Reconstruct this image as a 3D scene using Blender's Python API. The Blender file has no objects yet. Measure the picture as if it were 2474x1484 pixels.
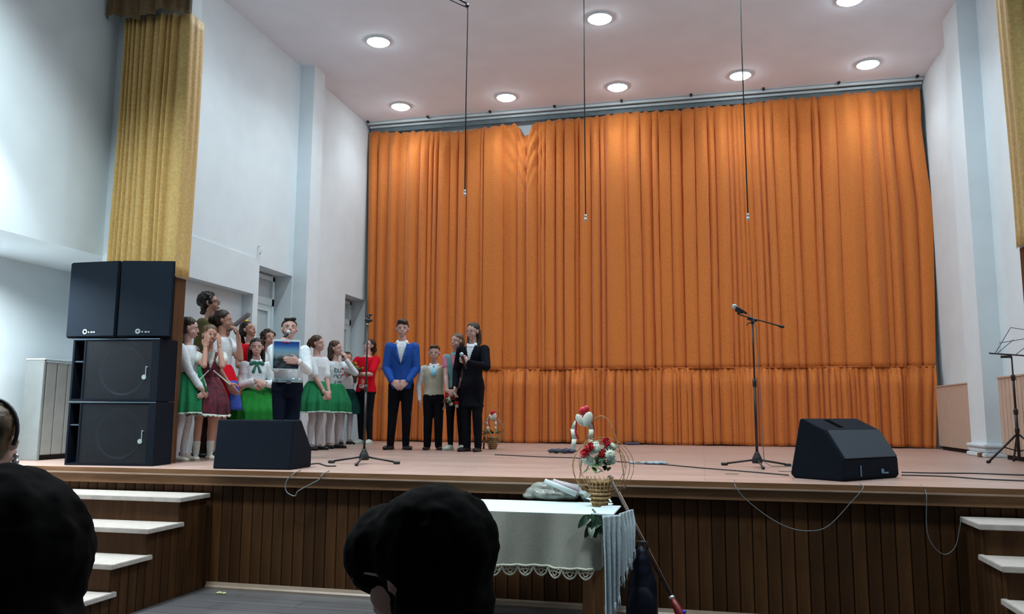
import bpy, bmesh, math, random
from mathutils import Vector, Matrix, Euler, noise
V = Vector
rnd = random.Random(7)
sc = bpy.context.scene
COL = sc.collection
PI = math.pi

# ------------------------------------------------------------------ camera
YAW, PIT, ROL, FPX = .2316, .1304, .0049, 1945.2
CAMZ, ZS = 1.445, .957          # camera height, stage height
_r = V((math.cos(YAW), math.sin(YAW), 0))
_f = V((-math.sin(YAW)*math.cos(PIT), math.cos(YAW)*math.cos(PIT), math.sin(PIT)))
_u = _r.cross(_f)
C0 = V((0, 0, CAMZ))
cam = bpy.data.objects.new('camera', bpy.data.cameras.new('camera'))
COL.objects.link(cam); sc.camera = cam
cr, sr = math.cos(ROL), math.sin(ROL)
R_ = _r*cr + _u*sr; U_ = _u*cr - _r*sr
cam.matrix_world = Matrix(((R_.x, U_.x, -_f.x, C0.x), (R_.y, U_.y, -_f.y, C0.y), (R_.z, U_.z, -_f.z, C0.z), (0, 0, 0, 1)))
cam.data.sensor_width = 36; cam.data.lens = FPX*36/2474
cam.data.clip_start = .05; cam.data.clip_end = 60

def ray(x, y):
    a, b = x-1237, y-742
    return _r*(cr*a+sr*b) - _u*(-sr*a+cr*b) + _f*FPX
def atz(x, y, z): d = ray(x, y); return C0 + d*((z-CAMZ)/d.z)
def aty(x, y, yy): d = ray(x, y); return C0 + d*(yy/d.y)
def atx(x, y, xx): d = ray(x, y); return C0 + d*(xx/d.x)

# ------------------------------------------------------------------ exposure, world, lamps
vs = sc.view_settings
vs.view_transform = 'Standard'; vs.look = 'None'; vs.gamma = 1; vs.exposure = 1.72
try: vs.use_curve_mapping = False
except Exception: pass
w = bpy.data.worlds.new('world'); sc.world = w; w.use_nodes = True
w.node_tree.nodes['Background'].inputs[0].default_value = (.5, .55, .6, 1)
w.node_tree.nodes['Background'].inputs[1].default_value = .02
LAMP = 14.0                      # emission of the ceiling lamps

def area(name, loc, target, size, power, color=(1, 1, 1), spread=180, size_y=None):
    l = bpy.data.lights.new(name, 'AREA'); l.energy = power; l.color = color
    l.shape = 'RECTANGLE' if size_y else 'SQUARE'; l.size = size
    if size_y: l.size_y = size_y
    l.spread = math.radians(spread)
    o = bpy.data.objects.new(name, l); COL.objects.link(o)
    o.location = loc; o.rotation_euler = (V(target)-V(loc)).to_track_quat('-Z', 'Y').to_euler()
    return o
def spot(name, loc, target, power, color, deg, blend=.4, rad=.05):
    l = bpy.data.lights.new(name, 'SPOT'); l.energy = power; l.color = color
    l.spot_size = math.radians(deg); l.spot_blend = blend; l.shadow_soft_size = rad
    o = bpy.data.objects.new(name, l); COL.objects.link(o)
    o.location = loc; o.rotation_euler = (V(target)-V(loc)).to_track_quat('-Z', 'Y').to_euler()
    return o
# cool hall lamp high on the left, a wall spot just left of the frame, an added fill for the recess wall
for hx, hw in ((-4.3, 44), (-1.2, 24), (2.7, 20)): area('hall_lamp_light', (hx, 4.3, 6.4), (hx, 4.3, 0), .6, hw, (.82, .96, 1), 100)
area('aisle_fill_light', (-6.15, 5.6, 2.9), (-6.3, 5.7, 0), .35, 22, (.84, .96, 1), 150)  # added fill without a known fixture, brightens the wall under the soffit
spot('wall_lamp_light', (-5.15, 4.6, 4.3), (-5.73, 5.05, 3.1), 42, (.85, .95, 1), 60, .7, .1)

# ------------------------------------------------------------------ materials
MATS = {}
def mat(name, col, rough=.6, var=.06, scale=8, metal=0, bump=0, spec=.5, sheen=0, emit=None, alpha=1, trans=0, stretch=None, col2=None, coat=0):
    if name in MATS: return MATS[name]
    m = bpy.data.materials.new(name); m.use_nodes = True; nt = m.node_tree; b = nt.nodes['Principled BSDF']
    b.inputs['Roughness'].default_value = rough; b.inputs['Metallic'].default_value = metal
    b.inputs['Specular IOR Level'].default_value = spec
    if sheen: b.inputs['Sheen Weight'].default_value = sheen
    if coat: b.inputs['Coat Weight'].default_value = coat
    if alpha < 1: b.inputs['Alpha'].default_value = alpha
    if trans: b.inputs['Transmission Weight'].default_value = trans
    tc = nt.nodes.new('ShaderNodeTexCoord'); mp = nt.nodes.new('ShaderNodeMapping')
    if stretch: mp.inputs['Scale'].default_value = stretch
    nz = nt.nodes.new('ShaderNodeTexNoise'); nz.inputs['Scale'].default_value = scale; nz.inputs['Detail'].default_value = 5
    rp = nt.nodes.new('ShaderNodeValToRGB')
    c = V(col); d = V(col2) if col2 else c*(1-var*2)
    rp.color_ramp.elements[0].position = .35; rp.color_ramp.elements[1].position = .65
    rp.color_ramp.elements[0].color = (*d, 1); rp.color_ramp.elements[1].color = (*(c*(1+(0 if col2 else var))), 1)
    L = nt.links
    L.new(tc.outputs['Object'], mp.inputs[0]); L.new(mp.outputs[0], nz.inputs[0]); L.new(nz.outputs['Fac'], rp.inputs[0]); L.new(rp.outputs[0], b.inputs['Base Color'])
    if bump:
        bp = nt.nodes.new('ShaderNodeBump'); bp.inputs['Strength'].default_value = bump; bp.inputs['Distance'].default_value = .01
        L.new(nz.outputs['Fac'], bp.inputs['Height']); L.new(bp.outputs[0], b.inputs['Normal'])
    if emit:
        b.inputs['Emission Color'].default_value = (*emit[0], 1); b.inputs['Emission Strength'].default_value = emit[1]
    MATS[name] = m; return m

def wood_mat(name, c1, c2, scale=(3, 3, 40), rough=.45, coat=0, rand=.25):
    m = bpy.data.materials.new(name); m.use_nodes = True; nt = m.node_tree; b = nt.nodes['Principled BSDF']; L = nt.links
    tc = nt.nodes.new('ShaderNodeTexCoord'); mp = nt.nodes.new('ShaderNodeMapping'); mp.inputs['Scale'].default_value = scale
    nz = nt.nodes.new('ShaderNodeTexNoise'); nz.inputs['Scale'].default_value = 1.5; nz.inputs['Detail'].default_value = 7; nz.inputs['Distortion'].default_value = .6
    rp = nt.nodes.new('ShaderNodeValToRGB'); rp.color_ramp.elements[0].position = .3; rp.color_ramp.elements[1].position = .7
    rp.color_ramp.elements[0].color = (*c1, 1); rp.color_ramp.elements[1].color = (*c2, 1)
    oi = nt.nodes.new('ShaderNodeObjectInfo'); mr = nt.nodes.new('ShaderNodeMapRange'); mr.inputs[3].default_value = 1-rand; mr.inputs[4].default_value = 1+rand
    mx = nt.nodes.new('ShaderNodeMixRGB'); mx.blend_type = 'MULTIPLY'; mx.inputs[0].default_value = 1
    L.new(tc.outputs['Object'], mp.inputs[0]); L.new(mp.outputs[0], nz.inputs[0]); L.new(nz.outputs['Fac'], rp.inputs[0])
    L.new(oi.outputs['Random'], mr.inputs[0]); L.new(rp.outputs[0], mx.inputs[1]); L.new(mr.outputs[0], mx.inputs[2]); L.new(mx.outputs[0], b.inputs['Base Color'])
    b.inputs['Roughness'].default_value = rough; b.inputs['Coat Weight'].default_value = coat; b.inputs['Specular IOR Level'].default_value = .15
    MATS[name] = m; return m

def plank_mat(name, c1, c2, cm, bw, bh, rough, off=.5):
    m = bpy.data.materials.new(name); m.use_nodes = True; nt = m.node_tree; b = nt.nodes['Principled BSDF']; L = nt.links
    tc = nt.nodes.new('ShaderNodeTexCoord'); br = nt.nodes.new('ShaderNodeTexBrick')
    br.inputs['Color1'].default_value = (*c1, 1); br.inputs['Color2'].default_value = (*c2, 1); br.inputs['Mortar'].default_value = (*cm, 1)
    br.inputs['Scale'].default_value = 1; br.inputs['Mortar Size'].default_value = .004; br.inputs['Brick Width'].default_value = bw; br.inputs['Row Height'].default_value = bh; br.offset = off
    nz = nt.nodes.new('ShaderNodeTexNoise'); nz.inputs['Scale'].default_value = 3; nz.inputs['Detail'].default_value = 6
    mp = nt.nodes.new('ShaderNodeMapping'); mp.inputs['Scale'].default_value = (1.2, 9, 1)
    mx = nt.nodes.new('ShaderNodeMixRGB'); mx.blend_type = 'OVERLAY'; mx.inputs[0].default_value = .35
    L.new(tc.outputs['Object'], br.inputs[0]); L.new(tc.outputs['Object'], mp.inputs[0]); L.new(mp.outputs[0], nz.inputs[0])
    L.new(br.outputs[0], mx.inputs[1]); L.new(nz.outputs['Fac'], mx.inputs[2]); L.new(mx.outputs[0], b.inputs['Base Color'])
    b.inputs['Roughness'].default_value = rough
    MATS[name] = m; return m

WALL = mat('wall_paint', (.73, .81, .85), .85, .015, 3, spec=.2)
CEIL = mat('ceiling_paint', (.84, .88, .96), .9, .015, 2, spec=.2)
WHITE = mat('white_lacquer', (.66, .74, .76), .4, .01)
PVC = mat('pvc_frame', (.62, .72, .74), .35, .01)
PANE = mat('frosted_panel', (.46, .52, .54), .3, .02)
ORANGE = mat('orange_fabric', (.66, .19, .034), .75, .08, 60, bump=.15, sheen=.2, spec=.25)
GOLD = mat('gold_fabric', (.66, .43, .14), .6, .08, 40, bump=.1, sheen=.2)
FLOORM = plank_mat('hall_laminate', (.105, .10, .105), (.08, .076, .08), (.04, .036, .036), 1.2, .19, .35)
STAGEF = plank_mat('stage_laminate', (.48, .32, .27), (.40, .265, .22), (.26, .18, .15), 1.3, .2, .38)
BOARD = wood_mat('cladding_wood', (.042, .017, .006), (.075, .032, .011), (14, 14, 1.2), .6, rand=.3)
EDGE = wood_mat('edge_wood', (.15, .075, .035), (.22, .115, .06), (1.5, 14, 14), .4, rand=.12)
TREAD = mat('step_laminate', (.52, .46, .42), .4, .08, 12, stretch=(1, 8, 1))
PIERW = wood_mat('pier_wood', (.085, .038, .02), (.14, .07, .035), (14, 14, 1.2), .45, rand=.1)
DARKGAP = mat('joint_dark', (.012, .007, .004), .9)
BLACKC = mat('speaker_carpet', (.005, .009, .017), .8, .25, 200, bump=.3, spec=.12)
GRILLE = mat('speaker_grille', (.006, .014, .026), .6, .3, 300, bump=.4, spec=.12)
CONE = mat('speaker_cone', (.03, .05, .08), .4, .1, spec=.3)
SILVER = mat('silver', (.6, .68, .7), .35, .02, metal=.6)
CHROME = mat('chrome', (.7, .72, .74), .2, .02, metal=1)
BLACKM = mat('black_metal', (.015, .013, .016), .4, .1, spec=.5)
BLACKP = mat('black_plastic', (.012, .013, .015), .5)
CABLE = mat('cable_black', (.02, .022, .026), .5)
CABLEG = mat('cable_grey', (.16, .18, .19), .5)
BEIGE = mat('radiator_beige', (.56, .43, .34), .5, .03)
BEIGED = mat('radiator_grey_slat', (.30, .30, .28), .5, .03)
SKIN = mat('skin', (.50, .27, .20), .55, .03, 6, spec=.3)
SKIN2 = mat('skin_pale', (.56, .34, .29), .55, .03, 6, spec=.3)
SKIN3 = mat('skin_tan', (.36, .17, .11), .55, .03, 6, spec=.3)
LIP = mat('lip', (.36, .10, .10), .5)
EYEW = mat('eye_white', (.6, .58, .56), .3); EYED = mat('eye_dark', (.03, .018, .012), .2)
def fab(name, c, rough=.85, bump=.15, **k): return mat('fabric_'+name, c, rough, .06, 45, bump=bump, spec=.06, **k)
def hairm(name, c): return mat('hair_'+name, c, .5, .35, 60, stretch=(1, 1, .15), bump=.6, spec=.35)

# ------------------------------------------------------------------ mesh helpers
class MB:
    def __init__(s): s.v = []; s.f = []; s.m = []
    def add(s, vs_, fs, mi=0):
        n = len(s.v); s.v += [tuple(p) for p in vs_]; s.f += [tuple(i+n for i in q) for q in fs]; s.m += [mi]*len(fs); return s
    def box(s, a, b, mi=0, M=None):
        x0, y0, z0 = a; x1, y1, z1 = b
        p = [V(q) for q in ((x0, y0, z0), (x1, y0, z0), (x1, y1, z0), (x0, y1, z0), (x0, y0, z1), (x1, y0, z1), (x1, y1, z1), (x0, y1, z1))]
        if M: p = [M @ q for q in p]
        return s.add(p, [(0, 3, 2, 1), (4, 5, 6, 7), (0, 1, 5, 4), (1, 2, 6, 5), (2, 3, 7, 6), (3, 0, 4, 7)], mi)
    def bevbox(s, a, b, r=.006, mi=0, M=None):
        bm = bmesh.new(); bmesh.ops.create_cube(bm, size=1)
        A, B = V(a), V(b)
        for q in bm.verts: q.co = V(((A.x+B.x)/2+q.co.x*(B.x-A.x), (A.y+B.y)/2+q.co.y*(B.y-A.y), (A.z+B.z)/2+q.co.z*(B.z-A.z)))
        bmesh.ops.bevel(bm, geom=list(bm.edges), offset=r, segments=2, affect='EDGES')
        bm.verts.index_update()
        vs_ = [(M @ q.co if M else q.co.copy()) for q in bm.verts]; fs = [[q.index for q in f.verts] for f in bm.faces]; bm.free()
        return s.add(vs_, fs, mi)
    def rings(s, rs, mi=0, cap=True, close=False):
        n = len(rs[0]); vs_ = [p for r in rs for p in r]; fs = []
        k = len(rs)
        for i in range(k-1 if not close else k):
            for j in range(n):
                a, b = i*n+j, i*n+(j+1) % n; c, d = ((i+1) % k)*n+(j+1) % n, ((i+1) % k)*n+j
                fs.append((a, b, c, d))
        if cap and not close: fs.append(tuple(range(n-1, -1, -1))); fs.append(tuple((k-1)*n+j for j in range(n)))
        return s.add(vs_, fs, mi)
    def tube(s, pts, rad, seg=8, mi=0, cap=True):
        pts = [V(p) for p in pts]; rs = []; n = len(pts)
        rad = rad if isinstance(rad, (list, tuple)) else [rad]*n
        prev = None
        for i, p in enumerate(pts):
            t = (pts[min(i+1, n-1)]-pts[max(i-1, 0)]).normalized()
            a = prev if prev is not None else (V((0, 0, 1)) if abs(t.z) < .9 else V((1, 0, 0)))
            a = (a - t*a.dot(t)); a = a.normalized() if a.length > 1e-6 else t.orthogonal().normalized(); b = t.cross(a); prev = a
            rs.append([p+(a*math.cos(2*PI*j/seg)+b*math.sin(2*PI*j/seg))*rad[i] for j in range(seg)])
        return s.rings(rs, mi, cap)
    def lathe(s, prof, c=(0, 0, 0), seg=20, mi=0, M=None):
        c = V(c); rs = []
        for r, z in prof:
            q = [V((r*math.cos(2*PI*j/seg), r*math.sin(2*PI*j/seg), z)) for j in range(seg)]
            rs.append([(M @ p if M else p)+c for p in q])
        return s.rings(rs, mi)
    def cap(s, p0, r0, p1, r1, seg=12, mi=0):
        p0, p1 = V(p0), V(p1); d = p1-p0
        if d.length < 1e-6: d = V((0, 0, 1e-4))
        t = d.normalized(); pts = []; rr = []
        for a in (80, 50, 22): pts.append(p0-t*r0*math.sin(math.radians(a))); rr.append(max(r0*math.cos(math.radians(a)), .0005))
        pts.append(p0); rr.append(r0); pts.append(p1); rr.append(r1)
        for a in (22, 50, 80): pts.append(p1+t*r1*math.sin(math.radians(a))); rr.append(max(r1*math.cos(math.radians(a)), .0005))
        a = t.orthogonal().normalized(); b = t.cross(a)
        return s.rings([[p+(a*math.cos(2*PI*j/seg)+b*math.sin(2*PI*j/seg))*q for j in range(seg)] for p, q in zip(pts, rr)], mi)
    def ell(s, c, r, M=None, seg=14, rg=9, mi=0):
        c = V(c); rs = []
        for i in range(rg):
            ph = PI*(i+.35)/(rg-.3); z = -math.cos(ph); q = math.sin(ph)
            ring = [V((r[0]*q*math.cos(2*PI*j/seg), r[1]*q*math.sin(2*PI*j/seg), r[2]*z)) for j in range(seg)]
            rs.append([(M @ p if M else p)+c for p in ring])
        return s.rings(rs, mi)
    def prism(s, prof, axis_u, axis_v, axis_w, o, w, mi=0):
        o = V(o); n = len(prof); p = [o+axis_u*a+axis_v*b for a, b in prof]; q = [x+axis_w*w for x in p]
        return s.add(p+q, [tuple(range(n-1, -1, -1)), tuple(range(n, 2*n))]+[(i, (i+1) % n, n+(i+1) % n, n+i) for i in range(n)], mi)
    def mesh(s, name, mats, smooth=False):
        me = bpy.data.meshes.new(name); me.from_pydata(s.v, [], s.f)
        for m in (mats if isinstance(mats, (list, tuple)) else [mats]): me.materials.append(m)
        me.polygons.foreach_set('material_index', s.m)
        if smooth: me.polygons.foreach_set('use_smooth', [True]*len(s.f))
        me.update(); return me
    def build(s, name, mats, parent=None, smooth=False, auto=None):
        me = s.mesh(name, mats, smooth)
        o = bpy.data.objects.new(name, me); COL.objects.link(o)
        if parent: o.parent = parent
        bm = bmesh.new(); bm.from_mesh(me); bmesh.ops.recalc_face_normals(bm, faces=bm.faces); bm.to_mesh(me); bm.free()
        if auto: me.set_sharp_from_angle(angle=math.radians(auto))
        return o

def empty(name, loc=(0, 0, 0), rz=0):
    o = bpy.data.objects.new(name, None); COL.objects.link(o); o.location = loc; o.rotation_euler = (0, 0, rz); o.empty_display_size = .1; return o
def tag(o, label=None, cat=None, group=None, kind=None):
    if label: o['label'] = label
    if cat: o['category'] = cat
    if group: o['group'] = group
    if kind: o['kind'] = kind
    return o
def struct(o, label=None): o['kind'] = 'structure'; 
def link_copy(src, name, parent, loc=None):
    c = src.copy(); c.name = name; COL.objects.link(c); c.parent = parent
    if loc is not None: c.location = loc
    return c

def blob(mb, name, mats, parent=None, vox=.008, smooth=2, disp=0, dscale=10, keep=None, solid=0, seed=0):
    """closed shapes fused into ONE continuous surface"""
    me = mb.mesh('tmp', mats)
    o = bpy.data.objects.new('tmp', me); COL.objects.link(o)
    md = o.modifiers.new('r', 'REMESH'); md.mode = 'VOXEL'; md.voxel_size = vox; md.use_smooth_shade = True
    if smooth: s = o.modifiers.new('s', 'SMOOTH'); s.factor = .5; s.iterations = smooth
    dg = bpy.context.evaluated_depsgraph_get(); dg.update()
    nm = bpy.data.meshes.new_from_object(o.evaluated_get(dg))
    bpy.data.objects.remove(o); bpy.data.meshes.remove(me)
    nm.materials.clear()
    for m in (mats if isinstance(mats, (list, tuple)) else [mats]): nm.materials.append(m)
    if disp:
        import numpy as np
        n_ = len(nm.vertices); co = np.empty(n_*3, 'f'); no = np.empty(n_*3, 'f')
        nm.vertices.foreach_get('co', co); nm.vertices.foreach_get('normal', no)
        cl = co.reshape(-1, 3).tolist(); ks = []
        for x_, y_, z_ in cl:
            x_ = x_*dscale+seed*3.1; y_ = y_*dscale+seed*1.7; z_ *= dscale
            ks.append((noise.noise((x_, y_, z_*.45))+.5*noise.noise((x_*2.3, y_*2.3, z_*2.3)))*disp)
        co += no*np.repeat(np.array(ks, 'f'), 3)
        nm.vertices.foreach_set('co', co); nm.update()
    if keep:
        bm = bmesh.new(); bm.from_mesh(nm)
        bmesh.ops.delete(bm, geom=[f for f in bm.faces if not keep(f.calc_center_median())], context='FACES')
        bm.to_mesh(nm); bm.free()
    nm.polygons.foreach_set('use_smooth', [True]*len(nm.polygons))
    r = bpy.data.objects.new(name, nm); COL.objects.link(r)
    if parent: r.parent = parent
    return r

# ------------------------------------------------------------------ the room
XL, XR, YF, YP, YB, ZC = -5.73, 3.417, 6.10, 6.68, 13.13, 6.567
XLR, XRR = -6.75, 4.45         # recessed lower walls beside the hall
ZSOF = 2.955
YREC = 7.6

b = MB(); b.box((XLR-.2, -5, -.1), (XRR+.2, YF+.3, 0)); o = b.build('floor', FLOORM); struct(o)
b = MB(); b.box((XLR-.2, -5, ZC), (XRR+.2, YB+.2, ZC+.1)); o = b.build('ceiling', CEIL); struct(o)
b = MB(); b.box((XLR-.2, YB, 0), (XRR+.2, YB+.2, ZC)); o = b.build('wall_back', WALL); struct(o)
b = MB(); b.box((XLR-.2, -5.2, 0), (XRR+.2, -5, ZC)); o = b.build('wall_rear_of_hall', WALL); o.name = 'wall_rear'; struct(o)

# left wall: pieces around the recess, the niche and two doors
D1 = (9.56, 10.445); D2 = (12.24, 13.06); ZD = 3.385; NI = (7.7, 9.435)
b = MB()
b.box((XLR-.2, -5, ZSOF), (XL, YREC, ZC))                       # thick upper wall over the recess
b.box((XLR-.2, -5, 0), (XLR, YREC, ZSOF))                       # recessed lower wall
b.box((XLR, YREC, ZS-.1), (XL, NI[0], ZC)); b.box((XLR-.2, YREC, 0), (XLR, YB, ZC))
b.box((XLR, NI[0], ZS-.1), (XL-.16, NI[1], ZSOF+.02))
b.box((XLR, NI[0], ZSOF+.02), (XL, NI[1], ZC))
b.box((XL, NI[0], ZSOF+.02), (XL+.018, NI[1], 3.46))
b.box((XLR, NI[1], ZS-.1), (XL, D1[0], ZC))
b.box((XLR, D1[0], ZD), (XL, D1[1], ZC)); b.box((XLR, D1[1], ZS-.1), (XL, D2[0], ZC))
b.box((XLR, D2[0], ZD), (XL, D2[1], ZC)); b.box((XLR, D2[1], ZS-.1), (XL, YB, ZC))
b.box((XLR, D1[0], ZS-.1), (XL-.3, D1[1], ZD)); b.box((XLR, D2[0], ZS-.1), (XL-.3, D2[1], ZD))
o = b.build('wall_left', WALL); struct(o)
b = MB()
b.box((XR, YP+.4, ZS-.1), (XRR+.2, YB, ZC)); b.box((XR, -5, ZSOF), (XRR+.2, YP+.4, ZC)); b.box((XRR, -5, 0), (XRR+.2, YP+.4, ZSOF))
o = b.build('wall_right', WALL); struct(o)

# pilasters on both side walls
def pilaster(n, x0, x1, y0, y1, base):
    b = MB(); b.box((x0, y0, ZS), (x1, y1, ZC)); o = b.build('trim_%d' % n, WALL); struct(o)
    if base:
        p = MB(); e = .05
        p.bevbox((x0-e, y0-e, ZS), (x1+e, y1+e, ZS+.05), .01); p.bevbox((x0-e*.6, y0-e*.6, ZS+.05), (x1+e*.6, y1+e*.6, ZS+.11), .012); p.bevbox((x0-e, y0-e, ZS+.11), (x1+e, y1+e, ZS+.15), .012)
        p.build('plinth', WALL, o)
pilaster(1, XL-.01, XL+.225, 10.46, 10.80, False)
pilaster(2, XR-.225, XR+.01, 10.46, 11.02, True)

# door frames on the left wall
def door(n, y0, y1):
    x = XL-.3; f = .055; zt = ZS+1.98
    b = MB()
    for (a, c, d, e) in ((y0, y0+f, ZS, ZD-.03), (y1-f-.06, y1-.06, ZS, ZD-.03), (y0, y1-.06, ZD-.09, ZD-.03), (y0, y1-.06, zt, zt+.1)):
        b.box((x, a, d), (x+.07, c, e))
    o = b.build('door_%d' % n, PVC); struct(o)
    b = MB(); b.box((x+.01, y0+f, zt+.1), (x+.03, y1-f-.06, ZD-.09)); b.build('transom_pane', PANE, o)
    q = MB(); g = .085; a, c = y0+f, y1-f-.06
    for (p, r, s, t) in ((a, a+g, ZS, zt), (c-g, c, ZS, zt), (a+g, c-g, zt-g, zt), (a+g, c-g, ZS, ZS+.12), (a+g, c-g, ZS+.85, ZS+.93)):
        q.box((x+.015, p, s), (x+.06, r, t))
    l = q.build('door_leaf', PVC, o)
    k = MB(); k.box((x+.02, a+g, ZS+.12), (x+.035, c-g, ZS+.85)); k.build('lower_panel', WHITE, l)
    k = MB(); k.box((x+.02, a+g, ZS+.93), (x+.035, c-g, zt-g)); k.build('upper_panel', PANE, l)
    h = MB(); h.tube([(x+.06, c-.03, ZS+1), (x+.11, c-.03, ZS+1), (x+.11, c-.14, ZS+1)], .01); h.build('handle', SILVER, l, True)
door(1, D1[0]+.01, D1[1]-.01); door(2, D2[0]+.01, D2[1]-.01)
b = MB(); b.tube([(XL, 9.50, 3.63), (XL+.05, 9.50, 3.63), (XL+.05, 9.50, 3.55), (XL+.02, 9.50, 3.52)], .009); o = b.build('wall_hook', WALL, None, True); tag(o, 'small pale hook on the left wall above the first white door', 'hook')

# proscenium piers
def pier(n, x0, x1):
    b = MB(); b.box((x0, YP, 2.72), (x1, YP+.16, ZC)); o = b.build('trim_%d' % n, WALL); struct(o)
    w_ = abs(x1-x0); k = int(w_/.093)
    for i in range(k):
        a = x0+w_*i/k
        p = MB(); p.bevbox((a+.002, YP-.004, ZS), (a+w_/k-.002, YP+.164, 2.72), .003); p.build('plank', PIERW, o)
pier(3, XL, -4.89); pier(4, 2.41, XR)

# stage platform: body, floor, nosing, cladding boards
b = MB(); b.box((XLR, YF+.06, 0), (XRR, YB, ZS-.03)); stage = b.build('stage_platform', DARKGAP); struct(stage)
b = MB(); b.box((XLR, YF+.0, ZS-.03), (XRR, YB, ZS)); o = b.build('stage_floor', STAGEF, stage)
b = MB(); b.box((XLR, YF-.012, ZS-.038), (XRR, YF+.02, ZS-.0005)); b.build('nosing', EDGE, stage)
b = MB(); b.bevbox((XLR, YF-.03, ZS-.052), (XRR, YF+.03, ZS-.038), .004); b.build('ledge', mat('ledge_wood', (.36, .25, .19), .3, .05), stage)
b = MB(); b.box((XLR, YF-.01, ZS-.125), (XRR, YF+.04, ZS-.052)); b.build('fascia', EDGE, stage)
bw = .0943; nb = int((XRR-XLR)/bw)
pm = MB(); pm.bevbox((.0025, 0, 0), (bw-.0025, .03, ZS-.125), .004); pmesh = pm.mesh('plank', BOARD)
for i in range(nb):
    o = bpy.data.objects.new('plank', pmesh); COL.objects.link(o); o.parent = stage; o.location = (XLR+i*bw, YF+.035, 0)
b = MB(); b.prism([(0, 0), (.025, 0), (.025, .012), (.012, .025), (0, .05)], V((0, -1, 0)), V((0, 0, 1)), V((1, 0, 0)), (-4.03, YF+.035, 0), 5.7)
o = b.build('baseboard_front', mat('base_wood', (.26, .19, .14), .4, .05)); struct(o)

# stage steps, left and right
def steps(x0, x1, label, side):
    t = empty('stage_steps', ((x0+x1)/2, YF, 0)); tag(t, label, 'steps', 'steps up to the stage')
    cx = (x0+x1)/2
    R, T = .1914, .362
    for k in range(1, 5):
        z = ZS-R*k; y1 = YF+.035-T*(k-1)-(.03 if k == 1 else 0); y0 = YF-T*k
        b = MB(); b.bevbox((x0-.04-cx, y0-.03-YF, z-.035), (x1+.04-cx, y1-YF, z), .004); b.build('tread', TREAD, t)
        b = MB(); b.box((x0-cx, y0-YF, z-R+.002), (x1-cx, y0+.02-YF, z-.035)); b.build('riser', BOARD, t)
    xs = x1-cx if side > 0 else x0-cx
    n = int(T*4/.0905); wd = T*4/n
    for i in range(n):                         # side cladding boards, each up to its own step
        a = -T*4+i*wd; k = min(4, int((-(a+wd*.5))/T)+1)
        b = MB(); b.bevbox((xs-.01, a+.002, 0), (xs+.012, a+wd-.002, ZS-R*k-.036), .003); b.build('plank', BOARD, t)
    b = MB()
    for k in range(1, 5): b.box((x0+.02-cx, -T*k+.02, 0), (x1-.02-cx, -T*(k-1), ZS-R*k-.04))
    b.build('carcass', DARKGAP, t)
steps(-6.72, -4.055, 'brown wooden stage steps with pale treads at the left end of the stage', 1)
steps(1.705, 4.4, 'brown wooden stage steps with pale treads at the right end of the stage', -1)

# ------------------------------------------------------------------ ceiling lamps
lampmat = mat('lamp_glow', (1, 1, 1), .5, 0, emit=((.80, .935, 1), LAMP))
def lamp(x, y, label, r=.15, pw=38):
    t = empty('ceiling_lamp', (x, y, ZC)); tag(t, label, 'ceiling lamp', 'round ceiling lamps over the stage')
    b = MB(); b.lathe([(r+.02, 0), (r+.02, -.012), (r+.012, -.022), (r, -.022), (r, -.004)], seg=32); b.build('ring', WHITE, t, True)
    b = MB(); b.lathe([(r, -.006), (r, -.022), (r*.85, -.038), (r*.5, -.052), (.01, -.056)], seg=32); b.build('diffuser', lampmat, t, True)
    s = spot('lamp_beam', (x, y, ZC-.10), (x, y, 0), pw, (.80, .935, 1), 142, 1, .08)
LP = [((914, 104), 'glowing round ceiling lamp, leftmost of the front row, in front of the far-left one'), ((1449, 48), 'glowing round ceiling lamp near the top of the photo, middle of the front row'),
      ((2054, 2), 'glowing round ceiling lamp cut off by the top right edge of the photo'), ((968, 260), 'glowing round ceiling lamp, leftmost of the row by the orange curtain'),
      ((1223, 238), 'glowing round ceiling lamp, second from the left in the row by the curtain'), ((1492, 213), 'glowing round ceiling lamp in the middle of the row by the curtain'),
      ((1789, 185), 'glowing round ceiling lamp crossed by a hanging microphone cable'), ((2097, 158), 'glowing round ceiling lamp, rightmost of the row by the curtain')]
for (x, y), l in LP:
    p = atz(x, y, ZC-.03); lamp(p.x, p.y, l, pw=17 if p.y > 11.5 else 46)
for x, l in ((-4.3, 'first from the left'), (-2.2, 'second from the left'), (-.1, 'third from the left'), (2., 'last on the right')): lamp(x, 8.0, 'round ceiling lamp over the stage front above the photo, %s' % l)

# ------------------------------------------------------------------ rear curtain on its track
YC = YB-.17
top_pts = [(893, 318), (970, 321), (1100, 318), (1180, 309), (1225, 301), (1243, 300), (1252, 312), (1259, 324), (1265, 327), (1272, 321), (1282, 306), (1291, 297), (1400, 286), (1500, 275), (1700, 261), (1900, 240), (2000, 231), (2120, 222), (2222, 212)]
tp = [aty(x, y, YC) for x, y in top_pts]
redge = [aty(x, y, YC) for x, y in ((2222, 215), (2222, 300), (2235, 400), (2250, 500), (2255, 700), (2258, 930), (2256, 1080))]
ledge = [aty(x, y, YC) for x, y in ((891, 320), (886, 700), (884, 1060))]
def interp(pts, t, ki, ko):
    if t <= pts[0][ki]: return pts[0][ko]
    for a, c in zip(pts, pts[1:]):
        if t <= c[ki]: return a[ko]+(c[ko]-a[ko])*(t-a[ki])/(c[ki]-a[ki])
    return pts[-1][ko]
redge.sort(key=lambda p: p.z); ledge.sort(key=lambda p: p.z)
X0c, X1c = tp[0].x, tp[-1].x
fr = random.Random(11)
folds = []; x = 0
while x < 9.2:
    wd = fr.choice((.07, .09, .12, .16, .2, .26, .34)); folds.append((x, wd, fr.uniform(.35, 1), fr.random() < .35, fr.uniform(-.06, .06))); x += wd
ff = []; x = 0
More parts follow.
